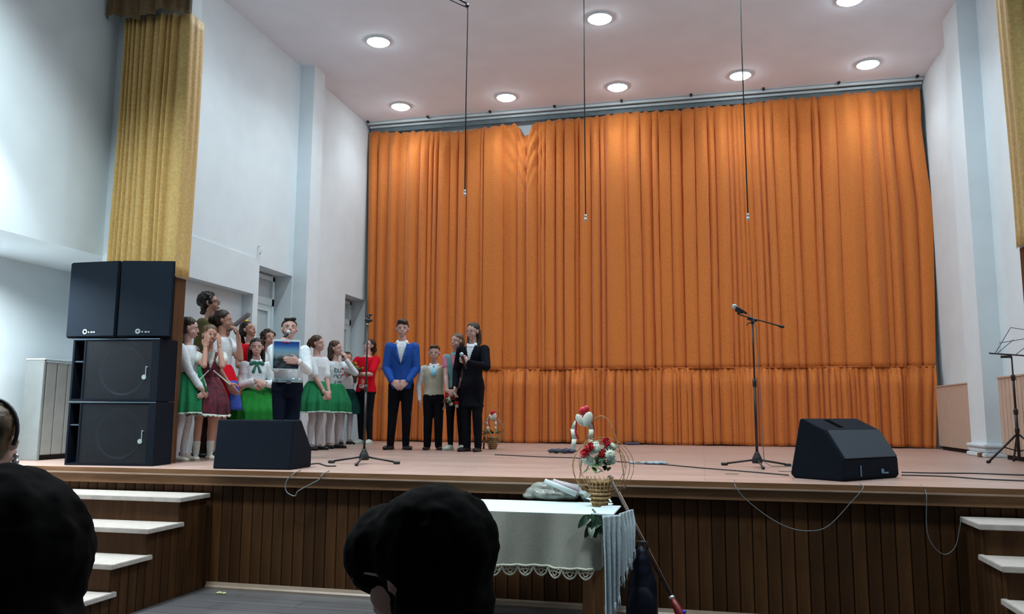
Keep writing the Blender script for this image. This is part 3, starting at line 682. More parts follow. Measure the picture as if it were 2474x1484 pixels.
class Person: pass
MALE = [(.44, .055, .045), (.48, .088, .062), (.52, .088, .063), (.60, .078, .056), (.68, .086, .060), (.74, .096, .063), (.79, .098, .056), (.82, .075, .045), (.84, .034, .034)]
FEM = [(.44, .058, .048), (.48, .090, .066), (.52, .090, .065), (.60, .068, .052), (.68, .076, .058), (.73, .084, .063), (.785, .088, .053), (.815, .066, .043), (.835, .031, .031)]
def person(loc, H, yaw, label, skin, hh=.145, girl=True, head=(0, 0, 0), L=None, R=None, hair=None, hairmat=None, seated=False, wide=1.0, lean=0, feet=(.05, .05), face=True, footang=(12, -12), ext=None, vox=.0066):
    loc = V(loc)
    if not seated: yaw += math.degrees(math.atan2(-loc.x, loc.y))
    t = empty('person', loc, math.radians(yaw)); tag(t, label, 'person')
    P = Person(); P.t = t; P.H = H; P.RZ = Matrix.Rotation(math.radians(yaw), 3, 'Z')
    chin = 1-hh; off = (chin-.034)-.825                     # neck base below the chin
    prof = [(z+(off if z > .55 else 0), a*wide, b*wide) for z, a, b in (FEM if girl else MALE)]
    P.prof = prof; P.off = off
    shz = .79+off
    k = H
    b = MB(); torso(b, prof, .47, .835+off, H, n=14)
    P.neck = V((0, .004*k, (.83+off)*k)); P.chinp = V((0, -.005*k, chin*k+.01*k))
    b.cap(P.neck-V((0, 0, .02*k)), .034*k, P.chinp+V((0, .01*k, .02*k)), .030*k)
    # head
    Lh = hh*k; Rh = Euler((math.radians(-head[0]), math.radians(head[2]), math.radians(head[1])), 'XYZ').to_matrix()
    piv = P.chinp-V((0, 0, .0))
    T = lambda x, y, z: piv+Rh @ V((x*Lh, y*Lh, (z)*Lh))
    P.T = T; P.Rh = Rh; P.Lh = Lh
    def E(mb, c, r, rot=None): mb.ell(T(*c), (r[0]*Lh, r[1]*Lh, r[2]*Lh), Rh @ rot if rot else Rh)
    P.E = E
    P.C = lambda mb, p, r, q, s, seg=10: mb.cap(T(*p), r*Lh, T(*q), s*Lh, seg)
    E(b, (0, .06, .60), (.335, .40, .36)); E(b, (0, -.10, .34), (.25, .25, .27)); E(b, (0, -.22, .10), (.10, .10, .075))
    E(b, (.14, -.20, .33), (.11, .11, .12)); E(b, (-.14, -.20, .33), (.11, .11, .12))
    E(b, (0, -.25, .58), (.22, .09, .07))
    P.C(b, (0, -.325, .53), .035, (0, -.395, .38), .052); E(b, (0, -.35, .20), (.085, .05, .04))
    for s in (-1, 1): E(b, (s*.345, .03, .46), (.035, .075, .11), Euler((0, s*.25, s*.3)).to_matrix())
    # arms
    P.arm = {}
    up, fo = .172*k, .150*k
    for sd, A in (('L', L), ('R', R)):
        sg = 1 if sd == 'L' else -1
        S = V((sg*.098*k*wide, .0, shz*k))
        A = A or {}
        W = V(A.get('w', (sg*.135, -.02, .47)))*k; hint = V(A.get('h', (sg*.5, .6, -.2)))
        El, W = ik(S, W, up, fo, hint)
        b.cap(S, .034*k, S+(El-S)*.45, .027*k); b.cap(S+(El-S)*.3, .027*k, El, .0215*k); b.cap(El, .0215*k, El+(W-El)*.35, .0215*k); b.cap(El+(W-El)*.35, .0215*k, W, .0145*k)
        d = V(A.get('d', tuple(W-El))); n = V(A.get('n', (-sg, 0, 0)))
        hand(b, W, d, n, -1 if sg > 0 else 1, k, A.get('c', .45), A.get('g', False))
        P.arm[sd] = (S, El, W, d.normalized(), n)
    # legs
    P.leg = {}
    for sg, fa, fx_ in ((1, footang[0], feet[0]), (-1, footang[1], feet[1])):
        hp = V((sg*.047*k, 0, .50*k))
        if seated: kn = V((sg*.075*k, -.26*k, .50*k)); an = V((sg*.07*k, -.27*k, -loc.z+.05*k))
        else: kn = V((sg*(.047+(fx_-.047)*.5)*k, -.010*k, .275*k)); an = V((sg*fx_*k, .012*k, .05*k))
        b.cap(hp, .050*k, hp+(kn-hp)*.5, .041*k); b.cap(hp+(kn-hp)*.5, .041*k, kn, .029*k)
        cm = kn+(an-kn)*.35+V((0, .008*k, 0)); b.cap(kn, .0285*k, cm, .0295*k); b.cap(cm, .0295*k, an, .0175*k)
        fd = V((math.sin(math.radians(fa)), -math.cos(math.radians(fa)), 0)); sole = an-V((0, 0, .03*k))
        b.cap(sole-fd*.02*k, .017*k, sole+fd*.075*k+V((0, 0, -.006*k)), .0145*k)
        P.leg[sg] = (hp, kn, an, fd, cm)
    P.body = blob(b, 'body', skin, t, vox, 2)
    if face:
        for s in (-1, 1):
            e = MB(); e.ell(T(s*.135, -.285, .475), (.052*Lh, .04*Lh, .033*Lh), Rh, 10, 6); ey = e.build('eye', EYEW, t, True)
            e = MB(); e.ell(T(s*.135, -.312, .475), (.024*Lh, .02*Lh, .026*Lh), Rh, 8, 6); e.build('iris', EYED, ey, True)
            e = MB(); e.tube([T(s*.07, -.345, .565), T(s*.14, -.345, .585), T(s*.21, -.30, .565)], [.010*Lh, .014*Lh, .008*Lh], 6); e.build('eyebrow', hairmat or EYED, t, True)
        e = MB(); e.tube([T(-.085, -.36, .205), T(-.04, -.392, .21), T(0, -.40, .203), T(.04, -.392, .21), T(.085, -.36, .205)], [.008*Lh, .017*Lh, .02*Lh, .017*Lh, .008*Lh], 6); e.build('mouth', LIP, t, True)
    if hair: 
        hb = MB(); hair(P, hb); P.hair = blob(hb, 'hair', hairmat, t, .0068, 2, disp=.0045, dscale=38)
    return P

# --- hair
def h_base(P, b, back=True, top=0):
    P.E(b, (0, .115, .69+top), (.375, .40, .355)); P.E(b, (0, .2, .5), (.345, .30, .33))
def h_short(P, b):
    P.E(b, (0, .13, .72), (.365, .385, .32)); P.E(b, (0, .22, .52), (.335, .26, .26)); P.C(b, (-.2, -.24, .90), .075, (.2, -.24, .92), .085)
def h_quiff(P, b):
    P.E(b, (0, .13, .73), (.37, .39, .33)); P.E(b, (0, .22, .52), (.34, .26, .26)); P.E(b, (0, -.16, .92), (.33, .22, .17)); P.E(b, (.1, -.28, .86), (.2, .12, .12))
def h_pony(P, b, ln=1.0, r=.15):
    h_base(P, b); P.C(b, (0, .5, .72), .11, (0, .64, .5), r); P.C(b, (0, .64, .5), r, (0, .6, .5-ln*.7), r*.8); P.C(b, (0, .6, .5-ln*.7), r*.8, (0, .56, .4-ln), r*.35)
def h_long(P, b, ln=.9, front=True):
    h_base(P, b)
    for s in (-1, 1):
        P.C(b, (s*.30, .16, .55), .13, (s*.34, .18, 0), .13); P.C(b, (s*.34, .18, 0), .13, (s*.33, .1 if not front else -.06, -ln*.6), .11); P.C(b, (s*.33, .1 if not front else -.06, -ln*.6), .11, (s*.3, .1 if not front else -.12, -ln), .05)
    P.C(b, (0, .38, .5), .22, (0, .36, -.1), .2); P.C(b, (0, .36, -.1), .2, (0, .34, -ln*.8), .12)
def h_braid(side, fwd=True, ln=1.1):
    def f(P, b):
        h_base(P, b); P.C(b, (0, .45, .5), .16, (side*.25, .38, .15), .13)
        n = 7
        for i in range(n):
            q = i/(n-1); P.E(b, (side*(.27+.06*math.sin(q*PI)), .36-.62*q*(1 if fwd else 0), .12-q*ln), (.105-.03*q, .10-.03*q, .11))
    return f
def h_curly(P, b):
    h_base(P, b, top=.03); g = random.Random(3)
    for i in range(70):
        a = g.uniform(0, 2*PI); u_ = g.uniform(-.5, 1); r = math.sqrt(max(0, 1-u_*u_)); p = (.38*r*math.cos(a), .13+.42*r*math.sin(a), .66+.38*u_)
        if p[1] < -.12 and p[2] < .86: continue
        P.E(b, p, (.085, .085, .085))
    for i in range(12): P.E(b, (g.uniform(-.3, .3), .3+g.uniform(-.1, .15), .2+g.uniform(-.15, .1)), (.11, .11, .1))
def h_bun(P, b):
    h_base(P, b); P.E(b, (0, .60, .55), (.20, .17, .19))

# --- clothes (each a fused surface of its own)
def shirt(P, name, m, z0=.50, inf=.010, sleeve=1.0, puff=0, cut=None, par=None, flare=0, vox=.0085, cuff=0, disp=.0035, neckin=.012):
    b = MB(); H = P.H; pr_ = P.prof
    ztop = .818+P.off
    torso(b, pr_, z0, ztop, H, inf, n=12, flare=flare)
    if sleeve > 0:
        for sd in 'LR':
            S, El, W, d, n = P.arm[sd]
            r0 = .034*H+inf*.9
            if puff: 
                M_ = S+(El-S)*.45; b.cap(S, r0*1.05, M_, .030*H+puff); 
                if sleeve > .5: b.cap(M_, .030*H+puff*.8, El, .024*H+puff*.8); b.cap(El, .024*H+puff*.8, El+(W-El)*.8, .02*H+puff*.9); b.cap(El+(W-El)*.8, .02*H+puff*.6, W-(W-El)*.04, .017*H+inf*.4)
            elif sleeve <= .5:
                b.cap(S, r0, S+(El-S)*sleeve*2*.8, .030*H+inf*.95)
            else:
                b.cap(S, r0, El, .0235*H+inf*.9); b.cap(El, .0235*H+inf*.9, W-(W-El)*.03, .0165*H+inf*.75)
    else:
        for sd in 'LR': S = P.arm[sd][0]; b.cap(S-V((0, 0, .0)), .033*H+inf*.6, S*.92+V((0, 0, S.z*.08)), .03*H+inf)
    return blob(b, name, m, par or P.t, vox, 2, disp=disp, dscale=11, keep=cut, seed=len(label_seq))
label_seq = []
def skirt(P, name, m, ztop=.60, zhem=.33, rt=None, rh=.17, nf=14, amp=.10, par=None, yoff=0, seed=1):
    H = P.H; g = random.Random(seed); rx, ry = prof_at(P.prof, ztop); ph = [g.uniform(0, 6.28) for _ in range(4)]
    rs = []; n = 16; seg = 180
    for i in range(n+1):
        q = i/n; z = ztop+(zhem-ztop)*q; e = min(1, q*1.5)**.75
        ax = (rx*H+.016)*(1-e)+rh*H*e; ay = (ry*H+.016)*(1-e)+rh*H*.86*e
        ring = []
        for j in range(seg):
            a = 2*PI*j/seg; w_ = math.sin(nf*a+ph[0]+.5*math.sin(2*a+ph[1]))*.7+.3*math.sin((nf*1.9)//1*a+ph[2]); k = 1+amp*w_*q**.8
            ring.append(V((ax*k*math.cos(a), ay*k*math.sin(a)+yoff, z*H+.006*math.sin(3*a+ph[3])*q)))
        rs.append(ring)
    b = MB(); b.rings(rs, cap=False); o = b.build(name, m, par or P.t, True); md = o.modifiers.new('thickness', 'SOLIDIFY'); md.thickness = .003
    P.hem = rs[-1]; return o
def lace(P, m, depth=.02, par=None, name='lace_trim'):
    hem = P.hem; n = len(hem); rs = []
    for q in range(4):
        ring = []
        for j, p in enumerate(hem):
            c = V((0, 0, p.z)); d = (p-c); s = .5+.5*abs(math.sin(j*PI/6)); ring.append(c+d*(1.01+.012*q)+V((0, 0, .006-depth*q/3*s)))
        rs.append(ring)
    b = MB(); b.rings(rs, cap=False); o = b.build(name, m, par or P.t, True); md = o.modifiers.new('thickness', 'SOLIDIFY'); md.thickness = .004; return o
def trousers(P, m, inf=.010, ztop=.56, wide=0, name='trousers', zend=.035, vox=.009):
    b = MB(); H = P.H; torso(b, P.prof, .44, ztop, H, inf+.004, n=5)
    for sg in (1, -1):
        hp, kn, an, fd, cm = P.leg[sg]; b.cap(hp, .050*H+inf, kn, .031*H+inf+wide*.6); b.cap(kn, .031*H+inf+wide*.6, an-V((0, 0, .008*H)), .0205*H+inf+wide)
    return blob(b, name, m, P.t, vox, 2, disp=.004, dscale=9)
def tights(P, m, inf=.0035, zt=.45, name='tights'):
    b = MB(); H = P.H
    for sg in (1, -1):
        hp, kn, an, fd, cm = P.leg[sg]; a = kn+(hp-kn)*(.75 if zt > .3 else 0)
        if zt > .3: b.cap(a, .043*H+inf, kn, .029*H+inf); b.cap(kn, .0285*H+inf, cm, .0295*H+inf); b.cap(cm, .0295*H+inf, an, .0175*H+inf)
        else: b.cap(an+(cm-an)*zt*2, .024*H+inf, an, .0175*H+inf)
        sole = an-V((0, 0, .03*H)); b.cap(sole-fd*.02*H, .017*H+inf, sole+fd*.07*H-V((0, 0, .005*H)), .0145*H+inf)
    return blob(b, name, m, P.t, .007, 1)
def shoes(P, m, h=.022, strap=False, sneaker=False, sole_m=None):
    H = P.H
    for sg in (1, -1):
        hp, kn, an, fd, cm = P.leg[sg]; s = V((an.x, an.y, .0)); sd = V((-fd.y, fd.x, 0)); M = Matrix((sd, -fd, V((0, 0, 1)))).transposed()
        b = MB()
        b.ell(s+fd*.062*H+V((0, 0, .017*H)), (.0285*H, .052*H, .0165*H), M); b.ell(s-fd*.008*H+V((0, 0, .019*H)), (.0255*H, .034*H, .0185*H), M); b.ell(s+fd*.03*H+V((0, 0, .018*H)), (.024*H, .05*H, .0175*H), M)
        if sneaker: b.ell(s+fd*.004*H+V((0, 0, .032*H)), (.024*H, .032*H, .022*H), M); b.ell(s+fd*.035*H+V((0, 0, .028*H)), (.021*H, .04*H, .018*H), M)
        o = blob(b, 'shoe', m, P.t, .006, 1)
        q = MB(); rs = []
        for z, k in ((0.0005, 1), (.008*H, 1.02)):
            rs.append([s+fd*(.030*H)+sd*(.029*H*k*math.cos(a)*(1-.12*math.sin(a)))+fd*(.084*H*k*math.sin(a))+V((0, 0, z)) for a in [2*PI*j/20 for j in range(20)]])
        q.rings(rs); q.build('sole', sole_m or m, o)
        if strap:
            q = MB(); q.tube([s+fd*.028*H+sd*x*H+V((0, 0, z*H)) for x, z in ((-.026, .02), (-.02, .04), (0, .05), (.02, .04), (.026, .02))], .0045, 6); q.build('strap', m, o, True)
def collar(P, m, par, tie=None):
    H = P.H; c = P.neck+V((0, 0, .0)); b = MB(); seg = 24; rs = []
    for z, r in ((-.008, .042), (.016, .038), (.018, .041), (-.004, .050)):
        rs.append([c+V(((r*H+.004)*math.cos(a), (r*H+.004)*math.sin(a)-.004*H, z*H-(.012*H if math.sin(a) < -.8 else 0))) for a in [2*PI*j/seg for j in range(seg)]])
    b.rings(rs, cap=False); b.build('collar', m, par, True)
def buttons(P, m, par, z0, z1, n=4, x=0, inf=.016):
    H = P.H
    for i in range(n):
        z = z0+(z1-z0)*i/(n-1); rx, ry = prof_at(P.prof, z); b = MB(); b.ell((x*H, -ry*H-inf, z*H), (.006, .004, .006), seg=8, rg=5); b.build('button', m, par, True)
def glasses(P, m):
    b = MB()
    for s in (-1, 1):
        b.tube([P.T(s*.15+.10*math.cos(a), -.40, .475+.085*math.sin(a)) for a in [2*PI*j/16 for j in range(17)]], .0022, 5); b.tube([P.T(s*.25, -.395, .49), P.T(s*.355, .02, .5)], .0022, 5)
    b.tube([P.T(-.05, -.405, .49), P.T(.05, -.405, .49)], .002, 5); b.build('glasses', m, P.t, True)
def at_head(x, y, H): return V((atz(x, y, ZS+H+.012).x, atz(x, y, ZS+H+.012).y, ZS))
WHT = fab('white', (.74, .80, .84)); WHT2 = fab('cream_white', (.62, .64, .60)); TIGHT = fab('white_tights', (.56, .53, .56), bump=0)
GRN = fab('green', (.025, .22, .09)); GRN2 = fab('bright_green', (.02, .20, .035)); DGRN = fab('dark_green', (.008, .045, .04)); LACE = fab('lace_white', (.45, .58, .52))
BLK = fab('black', (.008, .009, .013)); NAVY = fab('navy_black', (.006, .010, .022)); RED = fab('red', (.62, .008, .022)); BLUE = fab('blue', (.022, .085, .36), rough=.7)
CREAM = fab('cream_vest', (.50, .50, .40)); TEAL = fab('teal', (.14, .33, .35)); PINK = fab('pink', (.60, .22, .30)); BLKSHOE = mat('black_shoe', (.01, .01, .012), .3); WSHOE = mat('white_shoe', (.52, .60, .52), .5)
IVORY = mat('ivory_shoe', (.55, .50, .42), .4); SKY = fab('sky_blue', (.25, .60, .78), rough=.5)
HBR = hairm('dark_brown', (.030, .017, .010)); HBL = hairm('black', (.014, .009, .007)); HMB = hairm('mid_brown', (.075, .038, .02)); HLB = hairm('light_brown', (.13, .075, .035))
def bodice_mat():
    m = mat('plaid_dress', (.16, .012, .022), .85, .1, 30, col2=(.03, .012, .03)); return m
def clasp(z, y=-.115, x=.0, c=.55): return dict(w=(.030+x, y, z), h=(.6, .5, -.6), d=(-.75, -.25, -.55), n=(0, 1, -.2), c=c), dict(w=(-.030+x, y-.012, z), h=(-.6, .5, -.6), d=(.75, -.25, -.55), n=(0, 1, -.2), c=c)

# girl whose face peeps out between the post and the first girl
P = person(at_head(427, 776, 1.46), 1.46, 35, 'dark-haired child half hidden between the brown post and the leftmost girl', SKIN, head=(0, 0, 0), hair=h_pony, hairmat=HBL)
shirt(P, 'blouse', WHT); skirt(P, 'skirt', DGRN, .6, .33); tights(P, TIGHT); shoes(P, BLKSHOE)

# A
l, r = clasp(.50, -.13); 
P = person(at_head(456, 768, 1.40), 1.40, 62, 'leftmost girl, white long-sleeved blouse and green lace-hemmed skirt, beside the brown post', SKIN2, hh=.15, head=(-6, 18, 0), L=l, R=r, hair=h_braid(-1, True, 1.0), hairmat=HBR)
s = shirt(P, 'blouse', WHT, .56, puff=.010); skirt(P, 'skirt', GRN, .615, .335, rh=.155, nf=11, amp=.12); lace(P, LACE)
b = MB(); rr = P.prof; 
for i in range(12): pass
b.tube([V((-.02, -.095*1.4-.012, .66*1.4)), V((.0, -.115*1.4, .58*1.4)), V((.0, -.15*1.4, .48*1.4))], [.02, .024, .03], 8); b.build('sash', GRN, P.t, True)
tights(P, TIGHT); shoes(P, IVORY)

# B hands on cheeks
P = person(at_head(508, 786, 1.345), 1.345, 14, 'girl in dark red patterned folk dress with white lace hem, both hands on her cheeks', SKIN, hh=.155, head=(-4, 4, 0),
    L=dict(w=(.050, -.10, .835), h=(.2, -.45, -1.6), d=(-.1, .05, 1), n=(-.7, .7, 0), c=.15), R=dict(w=(-.050, -.10, .835), h=(-.2, -.45, -1.6), d=(.1, .05, 1), n=(.7, .7, 0), c=.15), hair=lambda P, b: h_base(P, b), hairmat=HLB)
s = shirt(P, 'blouse', WHT2, .62, .008, sleeve=.4, puff=.018)
DR = bodice_mat(); shirt(P, 'bodice', DR, .585, .016, sleeve=0, cut=lambda c: not (c.y < 0 and abs(c.x) < max(0, (c.z/1.345-.66))*.35))
skirt(P, 'skirt', DR, .615, .335, rh=.165, nf=13, amp=.09, seed=4); lace(P, WHT2, .026)
b = MB()
for sgn in (-1, 1):
    for i in range(16):
        q = i/15; z = .66-.10*q; x = sgn*(.02+.10*q); yq = -(.075+.075*q); b.ell(V((x, yq-.02, z))*1.345, (.008, .008, .008), seg=6, rg=4)
b.build('beaded_trim', WHT2, P.t, True)
tights(P, WHT2, .006, .28, 'socks'); shoes(P, IVORY)

# woman behind
pf0, pf1 = aty(553, 799, 7.80), aty(603, 760, 7.86); tl = V((-5.23, 7.78, ZS)); tR = Matrix.Rotation(math.radians(62)+math.atan2(5.23, 7.78), 3, 'Z')
hwl = (tR.transposed() @ (pf0-V((.08, .0, .10))-tl))/1.765
P = person(tl, 1.765, 62, 'woman with short dark curly hair and glasses standing behind the girls at the left', SKIN, hh=.13, head=(10, 12, 0), hair=h_curly, hairmat=HBL,
    L=dict(w=tuple(hwl), h=(.2, 0, -1), d=(.0, -.5, .8), n=(-1, 0, 0), c=.9, g=True))
shirt(P, 'blouse', fab('olive_print', (.12, .11, .05), ), .5, sleeve=1); trousers(P, fab('dark_brown', (.03, .018, .014)), wide=.01); shoes(P, BLKSHOE); glasses(P, BLACKP)
W_ = P.t.location+P.RZ @ (P.arm['L'][2]+P.arm['L'][3]*.09)
b = MB(); d_ = (pf1-pf0); n_ = V((-.1, -.25, 1)).normalized(); u2 = d_.cross(n_).normalized(); A = []
for q in (0, 1):
    for s in (-.012, .012):
        for v_ in (-.16, .06): A.append(pf0+d_*q+V((0, 0, 1))*s*1.3+V((0, 1, 0))*v_*.3)
b.add([p-pf0 for p in A], [(0, 1, 3, 2), (4, 6, 7, 5), (0, 4, 5, 1), (2, 3, 7, 6), (0, 2, 6, 4), (1, 5, 7, 3)]); o = b.build('folder', mat('grey_card', (.20, .18, .20), .7)); o.location = pf0; tag(o, 'grey folder held up slanting behind the girl with her hand at her mouth', 'folder')

# C
P = person(at_head(541, 751, 1.56), 1.56, 66, 'dark-haired girl in white puff-sleeved top and red skirt, hand at her mouth', SKIN, hh=.14, head=(0, 12, 0), hair=h_bun, hairmat=HBR,
    L=dict(w=(.02, -.105, .82), h=(.1, -.4, -1.5), d=(-.2, .1, 1), n=(-.4, .8, 0), c=.9), R=dict(w=(-.10, -.10, .50), h=(-.6, .6, 0), c=.4))
shirt(P, 'blouse', WHT, .62, sleeve=.45, puff=.022); skirt(P, 'skirt', RED, .63, .36, rh=.15, seed=6)
b = MB(); H = 1.56; rs = []
for i in range(9):
    q = i/8; z = .52-.20*q; rs.append([V(((.115+.055*q+k_)*H*math.cos(a_), (.115+.045*q+k_)*H*math.sin(a_), z*H)) for k_ in (0, .006) for a_ in [math.radians(v_) for v_ in (range(-128, -85, 7) if k_ == 0 else range(-86, -129, -7))]])
b.rings(rs); b.build('apron', mat('apron_blue', (.02, .06, .36), .8), P.t, True)
shoes(P, BLKSHOE)

# D
P = person(at_head(607, 775, 1.60), 1.60, 40, 'girl in red top with a yellow bow in her long dark ponytail, looking down', SKIN, hh=.14, head=(20, 10, 0), hair=lambda P, b: h_pony(P, b, 1.3, .18), hairmat=HBL, L=dict(w=(.05, -.16, .60), h=(1, .2, -.5), c=.6), R=dict(w=(-.05, -.16, .60), h=(-1, .2, -.5), c=.6))
shirt(P, 'top', RED, .5, sleeve=.3); skirt(P, 'skirt', fab('yellow_green', (.40, .42, .22)), .58, .33, seed=8); tights(P, TIGHT); shoes(P, BLKSHOE)
b = MB()
for s in (-1, 1): b.ell(P.T(s*.11, .02, 1.07), (.085*P.Lh, .05*P.Lh, .10*P.Lh)); b.ell(P.T(s*.06, -.02, .92), (.04*P.Lh, .03*P.Lh, .11*P.Lh))
b.ell(P.T(0, .0, 1.04), (.05*P.Lh,)*3); blob(b, 'hair_bow', mat('yellow_ribbon', (.75, .50, .02), .5), P.t, .005, 1)

# F behind E and G
P = person(at_head(652, 797, 1.46), 1.46, 18, 'girl with wavy dark hair and white blouse half hidden behind the reading boy', SKIN, hh=.145, head=(12, 8, 0), hair=h_curly, hairmat=HBR, R=dict(w=(-.02, -.12, .80), h=(-.7, -.4, -1), d=(.2, .1, 1), n=(.3, .8, 0), c=1), L=dict(w=(.05, -.13, .56), h=(1, .2, -.5), c=.6))
shirt(P, 'blouse', WHT, .55, puff=.012); skirt(P, 'skirt', fab('deep_green', (.008, .06, .02)), .6, .32, rh=.18, seed=9); lace(P, LACE); tights(P, TIGHT); shoes(P, BLKSHOE)
mpos = P.arm['R'][2]+V((0, -.03, .07))*1.0
# E
l, r = clasp(.63, -.13, .02, .8); l['w'] = (.065, -.125, .615); r['w'] = (-.01, -.14, .635)
P = person(at_head(622, 818, 1.29), 1.29, 6, 'girl with white blouse, green bow tie and full bright green skirt, facing the hall', SKIN2, hh=.16, head=(0, -4, -3), L=l, R=r, hair=lambda P, b: h_long(P, b, .75, False), hairmat=HBL)
s = shirt(P, 'blouse', WHT, .56, puff=.018); collar(P, WHT, s)
b = MB(); H = 1.29; c = P.neck+V((0, -.055*H, -.02*H))
for sg in (-1, 1): b.ell(c+V((sg*.034*H, 0, .0)), (.034*H, .012*H, .018*H), Euler((0, sg*.35, 0)).to_matrix()); b.cap(c, .008*H, c+V((sg*.028*H, -.012*H, -.075*H)), .015*H)
b.ell(c, (.014*H, .012*H, .014*H)); blob(b, 'bow_tie', mat('bow_green', (.01, .14, .09), .6), P.t, .005, 1)
skirt(P, 'skirt', GRN2, .575, .30, rh=.225, nf=19, amp=.05, seed=3); lace(P, LACE); tights(P, TIGHT); shoes(P, BLKSHOE)

# G the reading boy
G = P = person(at_head(701, 769, 1.43), 1.43, 4, 'boy in white shirt and dark trousers reading from a printed sheet into a microphone', SKIN2, hh=.155, girl=False, wide=1.12, head=(14, 2, 0), hair=h_short, hairmat=hairm('boy_dark', (.02, .017, .016)),
    L=dict(w=(.055, -.20, .685), h=(.5, .2, -1), d=(-.9, -.2, .1), n=(.1, 1, 0), c=.35), R=dict(w=(-.075, -.13, .79), h=(-.3, .9, -1), d=(.25, .1, .8), n=(.7, .3, .1), c=1.1, g=True))
s = shirt(P, 'shirt', WHT, .535, .013); collar(P, WHT, s)
b = MB(); H = 1.43; torso(b, P.prof, .545, .575, H, .020, n=2); bl = b.build('sash', mat('satin_silver', (.42, .62, .68), .18, .05, 6, metal=.35), P.t, True)
b = MB(); b.bevbox((-.025, -.118*H-.02, .533*H), (.022, -.085*H-.01, .556*H), .004); b.build('belt_buckle', CHROME, P.t)
b = MB(); S, El, W, d, n = P.arm['L']; q = W+(El-W)*.14; q2 = W+(El-W)*.26; b.tube([q, q2], .0285, 14); b.build('wristband', mat('band_navy', (.01, .01, .05), .5), P.t, True)
b = MB(); b.box((.04*H, -.083*H-.018, .725*H), (.075*H, -.075*H-.010, .731*H)); b.build('pen', mat('pen_green', (.03, .18, .12), .4), P.t)
trousers(P, NAVY, .014, wide=.008, ztop=.553); shoes(P, BLKSHOE)
# printed sheet, held by the boy
def sheet_mat():
    m = bpy.data.materials.new('landscape_print'); m.use_nodes = True; nt = m.node_tree; b = nt.nodes['Principled BSDF']; L = nt.links; b.inputs['Roughness'].default_value = .35
    tc = nt.nodes.new('ShaderNodeTexCoord'); sx = nt.nodes.new('ShaderNodeSeparateXYZ'); L.new(tc.outputs['Generated'], sx.inputs[0])
    rp = nt.nodes.new('ShaderNodeValToRGB'); e = rp.color_ramp.elements; e[0].position = 0; e[0].color = (.03, .04, .05, 1); e[1].position = 1; e[1].color = (.01, .03, .20, 1)
    for p, c in ((.3, (.05, .06, .07, 1)), (.52, (.16, .22, .25, 1)), (.68, (.10, .22, .36, 1)), (.85, (.015, .07, .26, 1))): k = e.new(p); k.color = (c[0]*1.5, c[1]*1.5, c[2]*1.4, 1)
    L.new(sx.outputs[2], rp.inputs[0]); nz = nt.nodes.new('ShaderNodeTexNoise'); nz.inputs['Scale'].default_value = 5; nz.inputs['Detail'].default_value = 9; L.new(tc.outputs['Generated'], nz.inputs[0])
    r2 = nt.nodes.new('ShaderNodeValToRGB'); r2.color_ramp.elements[0].position = .42; r2.color_ramp.elements[1].position = .62; r2.color_ramp.elements[0].color = (.1, .1, .1, 1); r2.color_ramp.elements[1].color = (.5, .55, .6, 1); L.new(nz.outputs['Fac'], r2.inputs[0])
    gt = nt.nodes.new('ShaderNodeMapRange'); gt.inputs[1].default_value = .62; gt.inputs[2].default_value = .35; L.new(sx.outputs[2], gt.inputs[0])
    mx = nt.nodes.new('ShaderNodeMixRGB'); mx.blend_type = 'OVERLAY'; L.new(gt.outputs[0], mx.inputs[0]); L.new(rp.outputs[0], mx.inputs[1]); L.new(r2.outputs[0], mx.inputs[2]); L.new(mx.outputs[0], b.inputs['Base Color']); return m
hw = G.t.location+G.RZ @ (G.arm['L'][2]+G.arm['L'][3]*.06)
ys = hw.y+.012
c0, c1 = aty(660, 893, ys), aty(722, 820, ys)
hl = G.RZ.transposed() @ (hw-G.t.location); yc = (G.t.location+G.RZ @ V((-.05, hl.y+.014, 0))).y; cc = aty(690, 893, yc)
t = empty('printed_sheet', cc, G.t.rotation_euler.z); tag(t, 'printed sheet with a blue mountain landscape picture held by the boy in the white shirt', 'printed sheet')
w2 = (c1.x-c0.x)/2; hs = c1.z-c0.z; b = MB()
b.bevbox((-w2, 0, 0), (w2, .003, hs), .001); b.build('paper', mat('paper_white', (.60, .72, .78), .5), t)
b = MB(); b.box((-w2+.012, -.002, .01), (w2-.012, -.0003, hs-.022)); pc = b.build('picture', sheet_mat(), t)
b = MB(); b.tube([(.0-.03, -.004, hs-.032), (.0, -.004, hs-.026), (.03, -.004, hs-.032)], [.004, .008, .004], 6); b.build('red_print', mat('print_red', (.6, .03, .12), .5), pc)
mh = G.T(-.12, -.62, .12); mloc = G.t.location+G.RZ @ mh
mt = empty('microphone', mloc); tag(mt, 'microphone with pale head at the mouth of the boy reading the sheet', 'microphone'); mic_mesh(mt, (0, 0, 0), G.RZ @ (G.arm['R'][2]+G.arm['R'][3]*.05-mh), .023, .15)

# H
l, r = clasp(.475, -.13); 
P = person(at_head(768, 811, 1.46), 1.46, 48, 'girl in plain white T-shirt and green skirt, hands clasped, right of the reading boy', SKIN2, hh=.145, head=(0, 14, 0), L=l, R=r, hair=lambda P, b: h_pony(P, b, .6, .12), hairmat=HMB, feet=(.055, .04))
shirt(P, 't_shirt', WHT, .55, .012, sleeve=.5); skirt(P, 'skirt', GRN, .60, .335, rh=.165, nf=10, amp=.12, seed=12); lace(P, LACE); tights(P, TIGHT); shoes(P, BLKSHOE, strap=True)

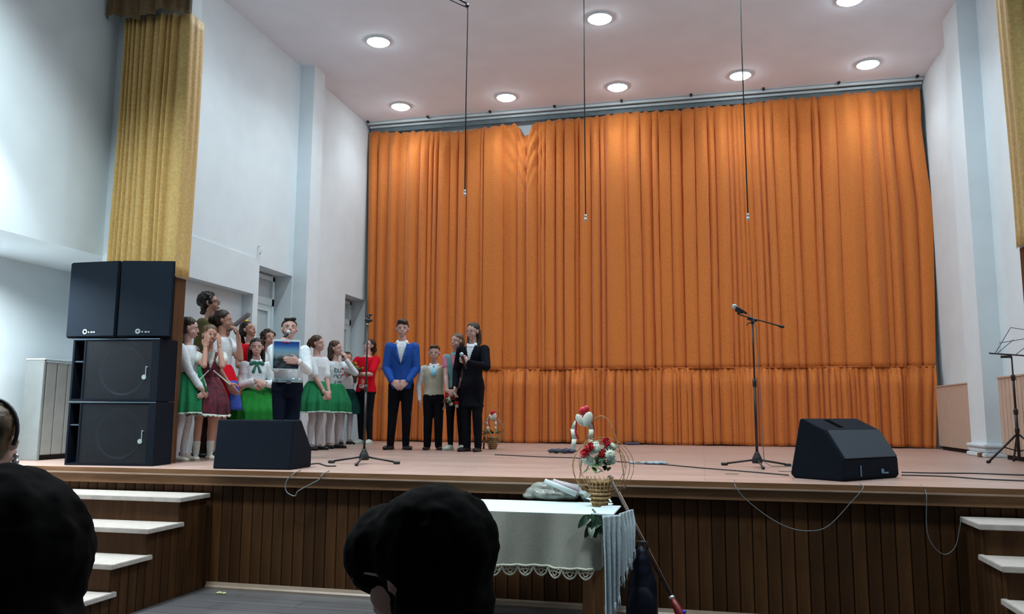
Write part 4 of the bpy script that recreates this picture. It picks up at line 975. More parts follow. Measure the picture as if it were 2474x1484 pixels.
# I
P = person(at_head(812, 824, 1.435), 1.435, 40, 'brown-haired girl in printed white sweatshirt and green skirt, hand on her mouth', SKIN2, hh=.15, head=(0, 22, 0), hair=lambda P, b: h_long(P, b, .12, False), hairmat=HMB,
    L=dict(w=(.03, -.125, .82), h=(.7, -.55, -1), d=(-.35, .1, 1), n=(-.3, .8, 0), c=1.0), R=dict(w=(-.185, -.10, .50), h=(-.6, .5, 0)), feet=(.06, .05))
s = shirt(P, 'sweatshirt', WHT, .555, .013, sleeve=1.0); skirt(P, 'skirt', GRN, .60, .335, rh=.165, nf=10, amp=.1, seed=15); lace(P, LACE); tights(P, TIGHT); shoes(P, BLKSHOE, strap=True)
H = 1.435
def chest(x, z, e=.0): rx, ry = prof_at(P.prof, z); rx = rx*H+.0165+e; ry = ry*H+.0165+e; return V((x*H, -ry*math.sqrt(max(0, 1-(x*H/rx)**2)), z*H))
b = MB(); 
def stroke(pts, r=.0042): b.tube([chest(x, z) for x, z in pts], r, 5)
def arc(cx, cz, rx, rz, a0, a1, n=10): return [(cx+rx*math.cos(math.radians(a0+(a1-a0)*i/n)), cz+rz*math.sin(math.radians(a0+(a1-a0)*i/n))) for i in range(n+1)]
stroke([(-.055, .745), (-.045, .745)]); stroke(arc(-.040, .725, .013, .016, 0, 360)); stroke([(-.055, .75), (-.055, .712)]); stroke(arc(-.012, .725, .012, .014, 90, 330))
stroke([(.006, .745), (.006, .712), (.018, .712)]); stroke(arc(-.042, .668, .014, .017, -30, 200)); stroke(arc(-.006, .668, .014, .017, 60, 300)); stroke([(.012, .685), (.012, .652), (.022, .652)])
stroke(arc(-.035, .618, .010, .012, 60, 300)); 
for x in (-.018, -.006, .006, .018): stroke([(x, .630), (x+.003, .606)])
stroke([(.028, .634), (.028, .606)]); b.build('green_lettering', mat('print_green', (.04, .20, .17), .7), s, True)
b = MB()
for z in (.742, .683): b.ell(chest(.032, z), (.016, .006, .017)); b.ell(chest(.042, z+.003), (.013, .006, .014))
b.build('heart_print', mat('print_heart', (.65, .06, .13), .6), s, True)

# J
P = person(at_head(840, 851, 1.385), 1.385, 22, 'small dark-haired girl in white top and dark green skirt beside the woman in red', SKIN, hh=.155, head=(4, 2, 0), hair=h_base, hairmat=HBL,
    R=dict(w=(-.02, -.12, .83), h=(-.7, -.5, -1), d=(.15, .1, 1), n=(.4, .8, 0), c=1), L=dict(w=(.09, -.19, .63), h=(.8, .1, -.8), d=(.1, -.6, .5), n=(-.5, 0, .8), c=.9))
shirt(P, 'blouse', WHT, .57, .012); skirt(P, 'skirt', DGRN, .60, .33, rh=.17, nf=8, amp=.1, seed=17); tights(P, TIGHT); shoes(P, BLKSHOE, strap=True)
# K
K = P = person(at_head(888, 818, 1.60), 1.60, -38, 'young woman in red T-shirt and black trousers looking down at a yellow bouquet', SKIN2, hh=.135, wide=1.1, head=(24, -10, 0), hair=lambda P, b: h_pony(P, b, .35, .13), hairmat=HBL,
    L=dict(w=(.03, -.21, .65), h=(1, .4, -.7), d=(-.7, -.6, .1), n=(0, 0, 1), c=.6), R=dict(w=(-.05, -.20, .655), h=(-1, .4, -.7), d=(.1, -.9, .1), n=(0, 0, 1), c=.6))
shirt(P, 't_shirt', RED, .49, .014, sleeve=.5); trousers(P, BLK, .008); shoes(P, WSHOE, sneaker=True); glasses(P, BLACKP)

# L boy in blazer
l, r = clasp(.505, -.13, 0, .5)
l['w'] = (.06, -.115, .525); r['w'] = (-.06, -.115, .525)
P = person(at_head(973, 776, 1.68), 1.68, -6, 'tall boy in a bright blue blazer, white shirt and black trousers', SKIN2, hh=.135, girl=False, wide=.96, head=(4, 4, 0), L=l, R=r, hair=h_quiff, hairmat=HBR, feet=(.045, .075), footang=(25, -20))
H = 1.68; s = shirt(P, 'shirt', WHT, .52, .010); collar(P, WHT, s)
vcut = lambda zv, w: (lambda c: not (c.y < 0 and c.z > zv*H and abs(c.x) < (c.z-zv*H)*w+.002))
bz = shirt(P, 'blazer', BLUE, .47, .018, flare=.006, cut=vcut(.665, .25)); 
b = MB()
for sg in (-1, 1):
    q = []; 
    for i in range(7):
        z = .665+.14*i/6; rx, ry = prof_at(P.prof, z); x = sg*((z-.665)*.25*H+.004); q.append((x, -ry*H*math.sqrt(max(0, 1-(x/(rx*H+.024))**2))-.030, z*H))
    vs_ = [V(p) for p in q]+[V((p[0]+sg*(.012+.03*math.sin(PI*min(1, i/5))), p[1]+.004, p[2]-.004)) for i, p in enumerate(q)]
    b.add(vs_, [(i, i+1, i+8, i+7) for i in range(6)])
o = b.build('lapels', fab('blue_lapel', (.028, .095, .38), rough=.6), bz, True); md = o.modifiers.new('t', 'SOLIDIFY'); md.thickness = .006
buttons(P, BLACKP, bz, .60, .65, 2, 0, .03); trousers(P, BLK, .010, wide=.004); shoes(P, BLKSHOE)
# M small boy
P = person(at_head(1050, 835, 1.355), 1.355, -4, 'small boy in a cream waistcoat, white shirt and light blue tie', SKIN2, hh=.155, girl=False, head=(-3, -4, 0), hair=h_short, hairmat=HMB, L=dict(w=(.128, -.02, .475), h=(.5, .7, 0)), R=dict(w=(-.135, -.02, .475), h=(-.5, .7, 0)), feet=(.055, .055))
H = 1.355; s = shirt(P, 'shirt', WHT, .53, .009); collar(P, WHT, s)
shirt(P, 'waistcoat', CREAM, .515, .018, sleeve=0, disp=.0015, cut=lambda c: c.z > (.532-.018*max(0, 1-abs(abs(c.x)-.035)*22))*H and not (c.y < 0 and c.z > .70*H and abs(c.x) < (c.z-.70*H)*.62+.002) and abs(c.x) < .145*1)
b = MB(); c = P.neck; b.ell(c+V((0, -.052*H, -.018*H)), (.014*H, .012*H, .014*H)); b.rings([[V((x*H, y*H, z*H)) for x, y in ((-w_, -d_), (w_, -d_), (w_, -d_+.006), (-w_, -d_+.006))] for z, w_, d_ in ((.80+P.off, .008, .062), (.765+P.off, .018, .078), (.735+P.off, .022, .084), (.715+P.off, .004, .086))])
b.build('tie', SKY, P.t, True); buttons(P, mat('pearl', (.6, .6, .55), .3), P.t, .56, .68, 4, 0, .022); trousers(P, BLK, .012, wide=.010); shoes(P, BLKSHOE)
# N girl with bouquet
l, r = clasp(.505, -.12)
N = P = person(at_head(1104, 806, 1.50), 1.50, -22, 'girl in teal waistcoat over pink top, black trousers and white sneakers holding a small bouquet', SKIN2, hh=.14, head=(0, -20, 0), L=l, R=r, hair=lambda P, b: h_pony(P, b, .8, .12), hairmat=HLB)
H = 1.5; shirt(P, 't_shirt', PINK, .56, .010, sleeve=.45, puff=.006); s = shirt(P, 'waistcoat', TEAL, .53, .018, sleeve=0, cut=lambda c: not (c.y < 0 and abs(c.x) < .014+max(0, c.z-.72*H)*.3))
trousers(P, BLK, .004); shoes(P, WSHOE, sneaker=True); collar(P, TEAL, s)
# O girl in the black coat
O = P = person(at_head(1143, 781, 1.61), 1.61, -24, 'girl in a long black coat and glasses speaking with a microphone in her hand', SKIN2, hh=.14, head=(-2, -10, 0), hair=lambda P, b: h_long(P, b, .85, True), hairmat=HBR,
    L=dict(w=(.035, -.165, .685), h=(1, .35, -.6), d=(-.7, -.35, .35), n=(-.3, .7, 0), c=1.5, g=True), R=dict(w=(-.125, -.05, .50), h=(-.5, .7, 0), c=.5), feet=(.05, .045), footang=(8, -14))
H = 1.61; s = shirt(P, 'blouse', WHT, .55, .008); collar(P, WHT, s); shirt(P, 'coat', BLK, .345, .016, flare=.028, cut=lambda c: not (c.y < 0 and c.z > .70*H and abs(c.x) < (c.z-.70*H)*.28+.002)); trousers(P, BLK, .010, wide=.006); shoes(P, BLKSHOE); glasses(P, mat('wire_frame', (.25, .2, .18), .3))
Rz = P.RZ; Wl = P.arm['L'][2]+V((-.045, -.035, .012)); m0 = P.t.location+Rz @ (Wl+V((-.02, -.02, .085)))
mt = empty('microphone', m0); tag(mt, 'microphone with pale round head held by the girl in the black coat', 'microphone'); mic_mesh(mt, (0, 0, 0), Rz @ V((.028, .02, -.1)), .026, .19)

# ------------------------------------------------------------------ flowers and baskets
RIBW = mat('ribbon_white', (.66, .68, .60), .5); RIBR = mat('ribbon_red', (.62, .02, .04), .45); WICK = mat('wicker', (.40, .24, .10), .6, .2, 40); LEAF = mat('leaf', (.02, .09, .025), .5, .2, 20); LEAFD = mat('leaf_dark', (.006, .035, .012), .4, .2, 20)
PETW = mat('petal_white', (.62, .70, .58), .6, .08, 30); PETR = mat('petal_red', (.50, .012, .02), .6, .1, 30); PETY = mat('petal_yellow', (.42, .24, .03), .6, .2, 30)
def daisy(mb, c, n, r, k=12, cup=.25):
    n = n.normalized(); a = n.orthogonal().normalized(); b_ = n.cross(a)
    for lay, (rr, up) in enumerate(((r, cup*.4), (r*.72, cup))):
        for i in range(k):
            t = 2*PI*i/k+lay*.3; d = a*math.cos(t)+b_*math.sin(t); s = n.cross(d); w_ = rr*.30; e = c+d*rr+n*rr*up
            mb.add([c, c+d*rr*.5+s*w_+n*rr*up*.6, e, c+d*rr*.5-s*w_+n*rr*up*.6, c+d*rr*.5-n*rr*.05], [(0, 1, 2, 3), (0, 4, 1), (1, 4, 2), (2, 4, 3), (3, 4, 0)])
    mb.ell(c+n*r*.15, (r*.22,)*3, seg=8, rg=5)
def carnation(mb, c, n, r, g):
    mb.ell(c, (r*.7,)*3, seg=10, rg=6)
    for i in range(26):
        d = V((g.gauss(0, 1), g.gauss(0, 1), g.gauss(0, 1))).normalized(); 
        if d.dot(n) < -.3: d = -d
        s = d.orthogonal().normalized(); mb.add([c+d*r*.5, c+d*r+s*r*.35, c+d*r*1.08, c+d*r-s*r*.35], [(0, 1, 2, 3)])
def leaf(mb, p, d, up, L, w_):
    d = d.normalized(); s = d.cross(up).normalized(); n = s.cross(d)
    ts = [(0, .1), (.3, 1), (.6, .9), (.85, .5), (1, .02)]; vs_ = []
    for q, k in ts: c = p+d*L*q-n*L*.18*q*q; vs_ += [c+s*w_*k+n*w_*.3*k, c, c-s*w_*k+n*w_*.3*k]
    fs = [(i*3+j, i*3+j+1, i*3+j+4, i*3+j+3) for i in range(4) for j in (0, 1)]; mb.add(vs_, fs)
def bouquet(loc, label, group, kinds, spread, stems=True, seed=1, wrap=None, pm=None, leaves=14, axis=V((0, 0, 1))):
    """flowers: list of (kind, local point, normal, radius)"""
    t = empty('bouquet', loc); tag(t, label, 'bouquet'); g = random.Random(seed)
    for kind, p, n, r in kinds:
        b = MB(); p = V(p); n = V(n)
        if kind == 'd': daisy(b, p, n, r)
        else: carnation(b, p, n.normalized(), r, g)
        b.build('flower', {'d': PETW, 'r': PETR, 'y': PETY}[kind], t, True)
    for i in range(leaves):
        b = MB(); d = V((g.gauss(0, 1), g.gauss(0, 1)*.7-.2, g.uniform(-.3, .8))); q = V((0, 0, 0)) if pm is None else V(pm); leaf(b, q+d.normalized()*spread*.35, d, V((0, 0, 1)), spread*g.uniform(.6, 1), spread*.2); b.build('leaf', LEAF if i % 2 else LEAFD, t, True)
    return t
# yellow bouquet between the girls
p = K.t.location+K.RZ @ (K.arm['R'][2]+V((0, -.08, .02))); q = aty(858, 905, p.y)
g = random.Random(4); p = V((q.x, p.y, q.z)); fl = [('y', (g.gauss(0, .07)+.03, g.gauss(0, .04)-.03, abs(g.gauss(0, .06))+.05), (g.gauss(0, .5), -.6, 1), g.uniform(.022, .034)) for i in range(16)]+[('d', (-.11, -.05, .11), (-.3, -1, .5), .03)]
t = bouquet(p, 'bouquet of yellow-orange flowers in dark wrapping before the woman in red', None, fl, .14, seed=2, leaves=12)
b = MB(); b.lathe([(.02, -.13), (.03, -.06), (.07, .03), (.11, .09), (.10, .085), (.06, .03), (.015, -.05)], seg=18); b.build('wrapping', mat('wrap_dark', (.05, .04, .01), .5), t, True)
# bouquet held by the girl in teal
p = N.t.location+N.RZ @ (N.arm['R'][2]+V((.02, -.05, -.06))); q = aty(1087, 968, p.y-.02); p = V((q.x, p.y-.02, q.z))
fl = [('r', (-.03, -.04, .06), (-.5, -1, .5), .035), ('r', (.09, -.02, -.03), (.3, -1, -.2), .032), ('r', (-.05, -.02, .0), (-.5, -1, 0), .028), ('d', (.0, -.06, .01), (0, -1, .2), .042), ('d', (.03, -.05, -.04), (0, -1, -.3), .032), ('r', (.05, -.03, .03), (.2, -1, .3), .026), ('d', (.10, -.03, -.07), (.3, -1, -.5), .026)]
t = bouquet(p, 'small bouquet of red and white flowers held low by the girl in the teal waistcoat', None, fl, .10, seed=5, leaves=14)

def basket(loc, s, label, scale=1.0, seed=0, tilt=0):
    t = empty('flower_basket', loc); tag(t, label, 'flower basket')
    b = MB(); R0 = .062*s; n = 18
    for k in range(7):
        z = .005+k*.027*s; r = (.050+.010*math.sin(k*.9)+.006*k)*s; b.tube([V((r*math.cos(a), r*math.sin(a), z)) for a in [2*PI*j/24 for j in range(25)]], .0075*s, 6)
    for j in range(n): a = 2*PI*j/n; b.tube([V((.052*s*math.cos(a), .052*s*math.sin(a), 0)), V((.062*s*math.cos(a), .062*s*math.sin(a), .08*s)), V((.095*s*math.cos(a), .095*s*math.sin(a), .20*s))], .0035*s, 5)
    b.lathe([(.052*s, 0), (.056*s, .06*s), (.075*s, .17*s), (.07*s, .17*s), (.05*s, .06*s), (.001, .01)], seg=20)
    b.build('basket_body', WICK, t, True)
    hz = .62*s; b = MB(); b.tube([V((.16*s*math.cos(a)*(1-.15*math.sin(a))+.015*s, 0, .12*s+(hz-.12*s)*math.sin(a))) for a in [PI*i/24 for i in range(25)]], .0035*s, 6); b.build('handle', WICK, t, True)
    g = random.Random(seed); 
    for i in range(5):
        b = MB(); c = V((g.uniform(-.02, .03), g.uniform(-.02, .02), .26+g.uniform(-.02, .02)))*s; rx = (.165+.012*i)*s; rz = (.155+.012*i)*s; ti = g.uniform(-.35, .35)
        b.tube([c+Euler((g.uniform(-.02, .02), 0, ti)).to_matrix() @ V((rx*math.cos(a), .03*s*math.sin(2*a+i), rz*math.sin(a))) for a in [2*PI*j/32 for j in range(33)]], .0022*s, 5); b.build('wicker_loop', WICK, t, True)
    return t
def ribbons(t, c, s, flip=1):
    b = MB()
    for sg, L_ in ((-1, .24), (.55, .23)):
        pts = [c+V((sg*x*s, -.012*s*math.sin(z*9), -z*s)) for x, z in ((0, 0), (.055, .04), (.085, .1), (.075, .17), (.085, L_))]
        for i in range(4):
            a, d_ = pts[i], pts[i+1]; w_ = V((.016*s, .006*s, 0)); b.add([a-w_, a+w_, d_+w_, d_-w_, a-w_+V((0, .002, 0)), a+w_+V((0, .002, 0)), d_+w_+V((0, .002, 0)), d_-w_+V((0, .002, 0))], [(0, 1, 2, 3), (7, 6, 5, 4), (0, 4, 5, 1), (2, 6, 7, 3), (1, 5, 6, 2), (0, 3, 7, 4)])
    b.ell(c+V((.02*s, -.01*s, -.03*s)), (.035*s, .014*s, .055*s), Euler((0, .4, 0)).to_matrix()); b.ell(c+V((-.035*s, -.01*s, -.035*s)), (.025*s, .014*s, .045*s), Euler((0, -.5, 0)).to_matrix())
    b.build('white_ribbon', RIBW, t, True)
    b = MB(); b.ell(c+V((-.012*s, -.0, .028*s)), (.032*s, .016*s, .03*s)); b.ell(c+V((.012*s, .0, .04*s)), (.022*s, .014*s, .028*s)); b.tube([c, c+V((-.06*s, 0, -.04*s)), c+V((-.068*s, .0, -.12*s)), c+V((-.05*s, 0, -.17*s))], .009*s, 6); b.tube([c, c+V((.06*s, 0, -.06*s)), c+V((.065*s, 0, -.11*s))], .005*s, 5)
    b.build('red_ribbon', RIBR, t, True)
# table
TZ = .80; TX0, TX1, TY0, TY1 = -1.97, -.655, 5.26, 5.93
t = empty('table', ((TX0+TX1)/2, (TY0+TY1)/2, 0)); tag(t, 'wooden table under the white cloth in front of the stage', 'table'); cx, cy = t.location.x, t.location.y
TW = wood_mat('table_wood', (.22, .10, .04), (.32, .16, .07), (9, 9, 1.5), .45)
b = MB(); b.bevbox((TX0-cx, TY0-cy, TZ-.035), (TX1-cx, TY1-cy, TZ-.008), .004); b.build('tabletop', TW, t)
b = MB(); b.box((TX0+.08-cx, TY0+.08-cy, TZ-.12), (TX1-.08-cx, TY0+.1-cy, TZ-.035)); b.box((TX0+.08-cx, TY1-.1-cy, TZ-.12), (TX1-.08-cx, TY1-.08-cy, TZ-.035)); b.build('apron', TW, t)
for x in (TX0+.09, TX1-.09):
    for y in (TY0+.08, TY1-.08): b = MB(); b.bevbox((x-.035-cx, y-.035-cy, 0), (x+.035-cx, y+.035-cy, TZ-.035), .005); b.build('leg', TW, t)
# cloth
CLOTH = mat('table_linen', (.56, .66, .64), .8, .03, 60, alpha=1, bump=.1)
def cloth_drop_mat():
    m = mat('sheer_linen_shaded', (.26, .26, .22), .85, .05, 80); m.node_tree.nodes['Principled BSDF'].inputs['Alpha'].default_value = .90; return m  # darker than the cloth top: shade on the hanging side put into the colour
t = empty('tablecloth', (cx, cy, TZ)); tag(t, 'white linen tablecloth with a scalloped lace edge hanging over the table front', 'tablecloth')
b = MB(); b.bevbox((TX0-.01-cx, TY0-.01-cy, -.006), (TX1+.01-cx, TY1+.01-cy, .002), .002); b.build('cloth_top', CLOTH, t)
vs_ = []; nx, nz = 260, 24; L_ = TX1-TX0+.01; DROP = .335
def dropy(x, q): return -(.012+q*.05+q*.042*math.sin(x*11.5+1)+q*.014*math.sin(x*31)+q*.022*max(0, math.sin(x*9.1+.6))**6)
for j in range(nz+1):
    for i in range(nx+1):
        x = L_*i/nx; q = j/nz; vs_.append((TX0-cx+x, TY0-cy+dropy(x, q), .001-q*DROP))
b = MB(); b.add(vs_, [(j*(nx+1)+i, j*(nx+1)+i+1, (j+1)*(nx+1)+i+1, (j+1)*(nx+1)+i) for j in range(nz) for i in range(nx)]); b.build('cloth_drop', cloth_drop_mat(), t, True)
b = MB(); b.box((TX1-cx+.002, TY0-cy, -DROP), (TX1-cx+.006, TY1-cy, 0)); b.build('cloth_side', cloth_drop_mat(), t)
# lace scallops: open rings and tips
sp = .0985; k = int(L_/sp)
for i in range(k):
    x = (i+.5)*sp; b = MB()
    def lp(dx, dz): return V((TX0-cx+x+dx, TY0-cy+dropy(x+dx, 1)-.002, -DROP+dz))
    b.tube([lp(.049*math.cos(a), .010-.062*abs(math.sin(a))**1.3) for a in [PI*j/12 for j in range(13)]], .006, 5)
    for rr, zz in ((.014, -.022), (.009, -.046)): b.tube([lp(rr*math.cos(a), zz+rr*math.sin(a)) for a in [2*PI*j/10 for j in range(11)]], .0045, 5)
    for s in (-1, 1): b.tube([lp(s*.028+.010*math.cos(a), -.006+.012*math.sin(a)) for a in [2*PI*j/8 for j in range(9)]], .004, 5)
    b.tube([lp(-.049, .012), lp(0, .006), lp(.049, .012)], .008, 5); b.build('lace_scallop', mat('lace', (.42, .42, .34), .8), t, True)
# shawl over the right corner
SHW = mat('shawl_white', (.50, .58, .62), .85, .06, 50, bump=.2)
t = empty('shawl', (TX1, TY0, TZ)); tag(t, 'long white fringed shawl hanging over the right corner of the table', 'shawl')
def drape(path0, path1, drop, nfold, ph, yb, name, tail):
    nx = 60; nz = 40; vs_ = []; A, B = V(path0), V(path1); tips = []
    for j in range(nz+1):
        q = j/nz
        for i in range(nx+1):
            s = i/nx; p = A*(1-s)+B*s; dz = drop*(tail[0]*(1-s)+tail[1]*s+.06*math.sin(s*9+ph)); nar = 1-.35*q*(1-abs(s-.5)); n = (B-A).cross(V((0, 0, 1))).normalized()
            c = (A+B)/2; p = c+(p-c)*nar+n*((.02+.022*math.sin(s*nfold+ph+q)*min(1, q*3))); vs_.append(p+V((0, 0, .008-q*dz)))
            if j == nz: tips.append(vs_[-1])
    b = MB(); b.add(vs_, [(j*(nx+1)+i, j*(nx+1)+i+1, (j+1)*(nx+1)+i+1, (j+1)*(nx+1)+i) for j in range(nz) for i in range(nx)]); o = b.build(name, SHW, t, True); md = o.modifiers.new('t', 'SOLIDIFY'); md.thickness = .004
    b = MB()
    for i in range(0, nx+1, 2): b.tube([tips[i]+V((0, 0, .01)), tips[i]+V((.004*math.sin(i), 0, -.03)), tips[i]+V((.007*math.sin(i*2.1), 0, -.06))], .0028, 4)
    o2 = b.build('fringe', SHW, o, True)
drape((.015, -.08, 0), (.125, -.01, 0), .66, 22, .4, 0, 'shawl_front', (1.16, .62))
drape((.10, .03, 0), (.165, .30, 0), .36, 26, 1.2, 0, 'shawl_side', (1.05, .72))
b = MB(); b.bevbox((-.04, -.05, .003), (.09, .45, .012), .003); b.build('shawl_top', SHW, t)

def on_table(x, y): p = atz(x, y, TZ+.003); return p
# plastic bag with something inside
p = on_table(1335, 1208); t = empty('plastic_bag', p); tag(t, 'crumpled pale plastic bag lying on the white tablecloth', 'bag')
b = MB(); b.ell((0, 0, .04), (.18, .11, .045)); b.ell((-.10, .01, .05), (.11, .09, .05)); b.ell((.02, .02, .075), (.13, .09, .05)); b.ell((-.16, 0, .025), (.07, .08, .028)); b.ell((.12, 0, .035), (.08, .08, .035))
b.ell((-.06, .02, .09), (.11, .08, .04)); b.ell((.02, .02, .10), (.13, .08, .045)); blob(b, 'bag_body', mat('bag_film', (.22, .23, .20), .4, .2, 9, coat=.2), t, .008, 2, disp=.008, dscale=13)
# rolled papers on the bag
c = p
g = random.Random(9)
for i, (x0, y0, x1, y1, yo, lab) in enumerate(((1316, 1162, 1392, 1194, -.13, 'rolled white paper lying slanting on top of the plastic bag, foremost of three'), (1336, 1162, 1400, 1186, -.09, 'rolled pinkish paper lying on the plastic bag, middle of three'), (1366, 1166, 1396, 1176, -.05, 'folded white paper sticking up at the right end of the plastic bag'))):
    yy = c.y+yo; A, B = aty(x0, y0, yy), aty(x1, y1, yy); b = MB()
    if i < 2:
        b.tube([A-A, B-A], [.017, .021], 14); o = b.build('paper_roll', mat('paper_pale%d' % i, ((.52, .58, .60), (.50, .42, .46))[i], .6), None, True)
    else:
        b.prism([(0, 0), (.10, -.02), (.135, -.085), (.02, -.05)], V((1, 0, 0)), V((0, 0, 1)), V((0, 1, 0)), (0, 0, 0), .02); o = b.build('folded_paper', mat('paper_white', (.6, .72, .78), .5))
    o.location = A; tag(o, lab, 'paper')
p = on_table(1420, 1210); b = MB()
for i in range(9): b.ell((g.uniform(-.04, .05), g.uniform(-.03, .03), g.uniform(.015, .055)), (g.uniform(.02, .035),)*3)
o = blob(b, 'crumpled_cellophane', mat('cellophane', (.36, .44, .40), .2, .15, 20, coat=.5), None, .006, 1, disp=.012, dscale=40); o.location = p; tag(o, 'crumpled greenish cellophane between the bag and the flower basket on the table', 'cellophane')
p = on_table(1447, 1212); b = MB(); b.add([(-.10, -.02, .02), (.0, -.07, .0), (.10, -.04, .0), (.07, .05, .02), (-.03, .08, .035), (-.10, -.02, .024), (.0, -.07, .004), (.10, -.04, .004), (.07, .05, .024), (-.03, .08, .039)], [(0, 4, 3, 2, 1), (5, 6, 7, 8, 9), (0, 1, 6, 5), (1, 2, 7, 6), (2, 3, 8, 7), (3, 4, 9, 8), (4, 0, 5, 9)])
o = b.build('paper_sheet', mat('paper_bluewhite', (.58, .74, .76), .5)); o.location = p; tag(o, 'loose white paper lying at the foot of the flower basket on the table', 'paper')
# dark leafy bouquet hanging over the edge
p = V((atz(1462, 1222, TZ).x+.0, TY0-.03, TZ)); t = empty('leaf_bunch', p); tag(t, 'bunch of dark green leaves drooping over the front edge of the table', 'leaves'); g = random.Random(21)
for i in range(14):
    b = MB(); d = V((g.uniform(-.55, .6), g.uniform(-.5, -.15), g.uniform(-1, -.35))); leaf(b, V((g.uniform(-.05, .04), -.02, g.uniform(-.06, .012))), d, V((0, -1, .3)), g.uniform(.07, .12), .024); b.build('leaf', LEAFD, t, True)
b = MB(); b.tube([(-.03, .12, .02), (0, .02, .015), (.0, -.03, -.02)], .006, 6); b.build('stem', LEAFD, t, True)

# flower basket on the table
yb = 5.72; pb = atz(1449, 1196, TZ+.004); base = V((aty(1449, 1190, 5.72).x, 5.72, TZ+.004))
T_ = basket(base, 1.0, 'wicker flower basket with red and white flowers and a ribboned handle on the table')
def fp(x, y, o=0): return aty(x, y, 5.72-.08+o)-base
fl = [('d', 1437, 1085, .034), ('d', 1418, 1108, .036), ('d', 1448, 1112, .034), ('d', 1462, 1088, .028), ('d', 1474, 1100, .03), ('d', 1480, 1080, .024), ('d', 1478, 1112, .026), ('d', 1430, 1118, .024), ('d', 1440, 1074, .02), ('r', 1420, 1088, .028), ('r', 1412, 1097, .026), ('r', 1455, 1097, .032), ('r', 1465, 1071, .030), ('r', 1428, 1080, .024)]
for kd, x, y, r in fl:
    b = MB(); q = fp(x, y, g.uniform(-.03, .05)); n = V(((x-1448)/60, -1, (1110-y)/60))
    (daisy(b, q, n, r*1.45) if kd == 'd' else carnation(b, q, n.normalized(), r*1.2, g)); b.build('flower', PETW if kd == 'd' else PETR, T_, True)
for i in range(46):
    b = MB(); q = fp(g.uniform(1420, 1478), g.uniform(1100, 1140), g.uniform(.02, .12)); leaf(b, q, V((g.uniform(-1, 1), g.uniform(-1, .2), g.uniform(-.6, 1))), V((0, 0, 1)), g.uniform(.04, .08), .016); b.build('leaf', [LEAF, LEAFD, mat('leaf_light', (.10, .22, .05), .5)][i % 3], T_, True)
ribbons(T_, fp(1413, 1003, .08), 1.0)
# second basket on the stage behind the girl in black
pb = atz(1190, 1086, ZS); s2 = .92; T2 = basket(V((pb.x, pb.y, ZS+.002)), s2, 'wicker basket with greenery and a ribbon standing on the stage behind the girl in black', seed=3)
q = aty(1192, 1003, pb.y)-pb
ribbons(T2, V((q.x, -.02, q.z)), .9)
for i in range(34):
    b = MB(); a = g.uniform(0, 2*PI); leaf(b, V((.06*math.cos(a), .06*math.sin(a), .20)), V((math.cos(a), math.sin(a), g.uniform(-.1, .9))), V((0, 0, 1)), g.uniform(.09, .15), .013); b.build('leaf', LEAF if i % 2 else mat('leaf_olive', (.10, .11, .03), .5), T2, True)
b = MB(); b.tube([(-.13, .02, 0), (-.12, .02, .16)], .012, 6); b.build('stick', mat('stick', (.10, .03, .015), .6), T2, True)

# pole leaning on the stage edge
A = aty(1472, 1150, 6.02); B = atz(1668, 1532, .03); d = (B-A); t = empty('leaning_pole', B); tag(t, 'thin dark pole with a red lower end leaning against the stage edge beside the table', 'pole')
b = MB(); b.tube([A-B, A-B+d*.80], .013, 10); b.build('pole', mat('pole_dark', (.03, .018, .018), .4), t, True)
b = MB(); b.tube([A-B+d*.12+V((.012, -.012, .008)), A-B+d*.78+V((.012, -.012, .008))], .004, 6); b.build('string', mat('string_brown', (.25, .14, .08), .5), t, True)
b = MB(); b.tube([A-B+d*.78, A-B+d*.84, V((0, 0, 0))], [.014, .026, .05], 12); b.build('lower_end', mat('red_plastic', (.18, .01, .01), .4), t, True)
b = MB(); b.tube([A-B+d*.785, A-B+d*.80], .02, 12); b.build('collar', SILVER, t, True)
b = MB(); q = A-B+d*.87; b.ell(q+V((.035, -.02, .0)), (.014,)*3); b.build('blue_knob', mat('knob_blue', (.02, .03, .6), .4), t, True)
# bag behind the table end
q = aty(1550, 1318, 5.62); t = empty('backpack', (q.x, 5.62, 0)); tag(t, 'dark navy bag standing in the shadow to the right of the table', 'bag')
b = MB(); h = q.z; b.ell((0, 0, h*.42), (.10, .09, h*.42)); b.ell((0, 0, h*.6), (.07, .08, h*.40)); b.ell((0, -.07, h*.3), (.10, .05, h*.26)); b.bevbox((-.1, -.08, 0.002), (.1, .08, h*.4), .02); blob(b, 'bag_body', mat('bag_navy', (.003, .004, .012), .5, spec=.2), t, .01, 2, disp=.006, dscale=9)
b = MB(); b.tube([(-.04, .02, h*.95), (-.03, .02, h+.02), (.03, .02, h+.02), (.04, .02, h*.95)], .008, 6); b.build('handle', BLACKP, t, True)

# things on the stage floor
def crumple(name, x, y, sx, sy, sz, m, label, cat, seed, disp=.012):
    p = atz(x, y, ZS); b = MB(); g = random.Random(seed)
    for i in range(7): b.ell((g.uniform(-sx, sx)*.7, g.uniform(-sy, sy)*.6, sz*.5), (sx*g.uniform(.25, .5), sy*g.uniform(.4, .7), sz*g.uniform(.4, .6)))
    o = blob(b, name, m, None, .007, 1, disp=disp, dscale=22, seed=seed); zmin = min(v_.co.z for v_ in o.data.vertices)
    for v_ in o.data.vertices: v_.co.z -= zmin
    o.location = (p.x, p.y, ZS+.001); tag(o, label, cat)
crumple('dark_cloth', 1358, 1096, .17, .08, .05, mat('cloth_dark_grey', (.06, .065, .10), .8), 'dark grey crumpled cloth on the stage floor in front of the curtain', 'cloth', 2)
crumple('newspaper', 1566, 1122, .20, .07, .022, mat('newsprint', (.42, .56, .64), .7, .25, 30, col2=(.10, .13, .18)), 'crumpled pale blue and white paper on the stage floor right of the flower basket', 'paper', 5, .006)
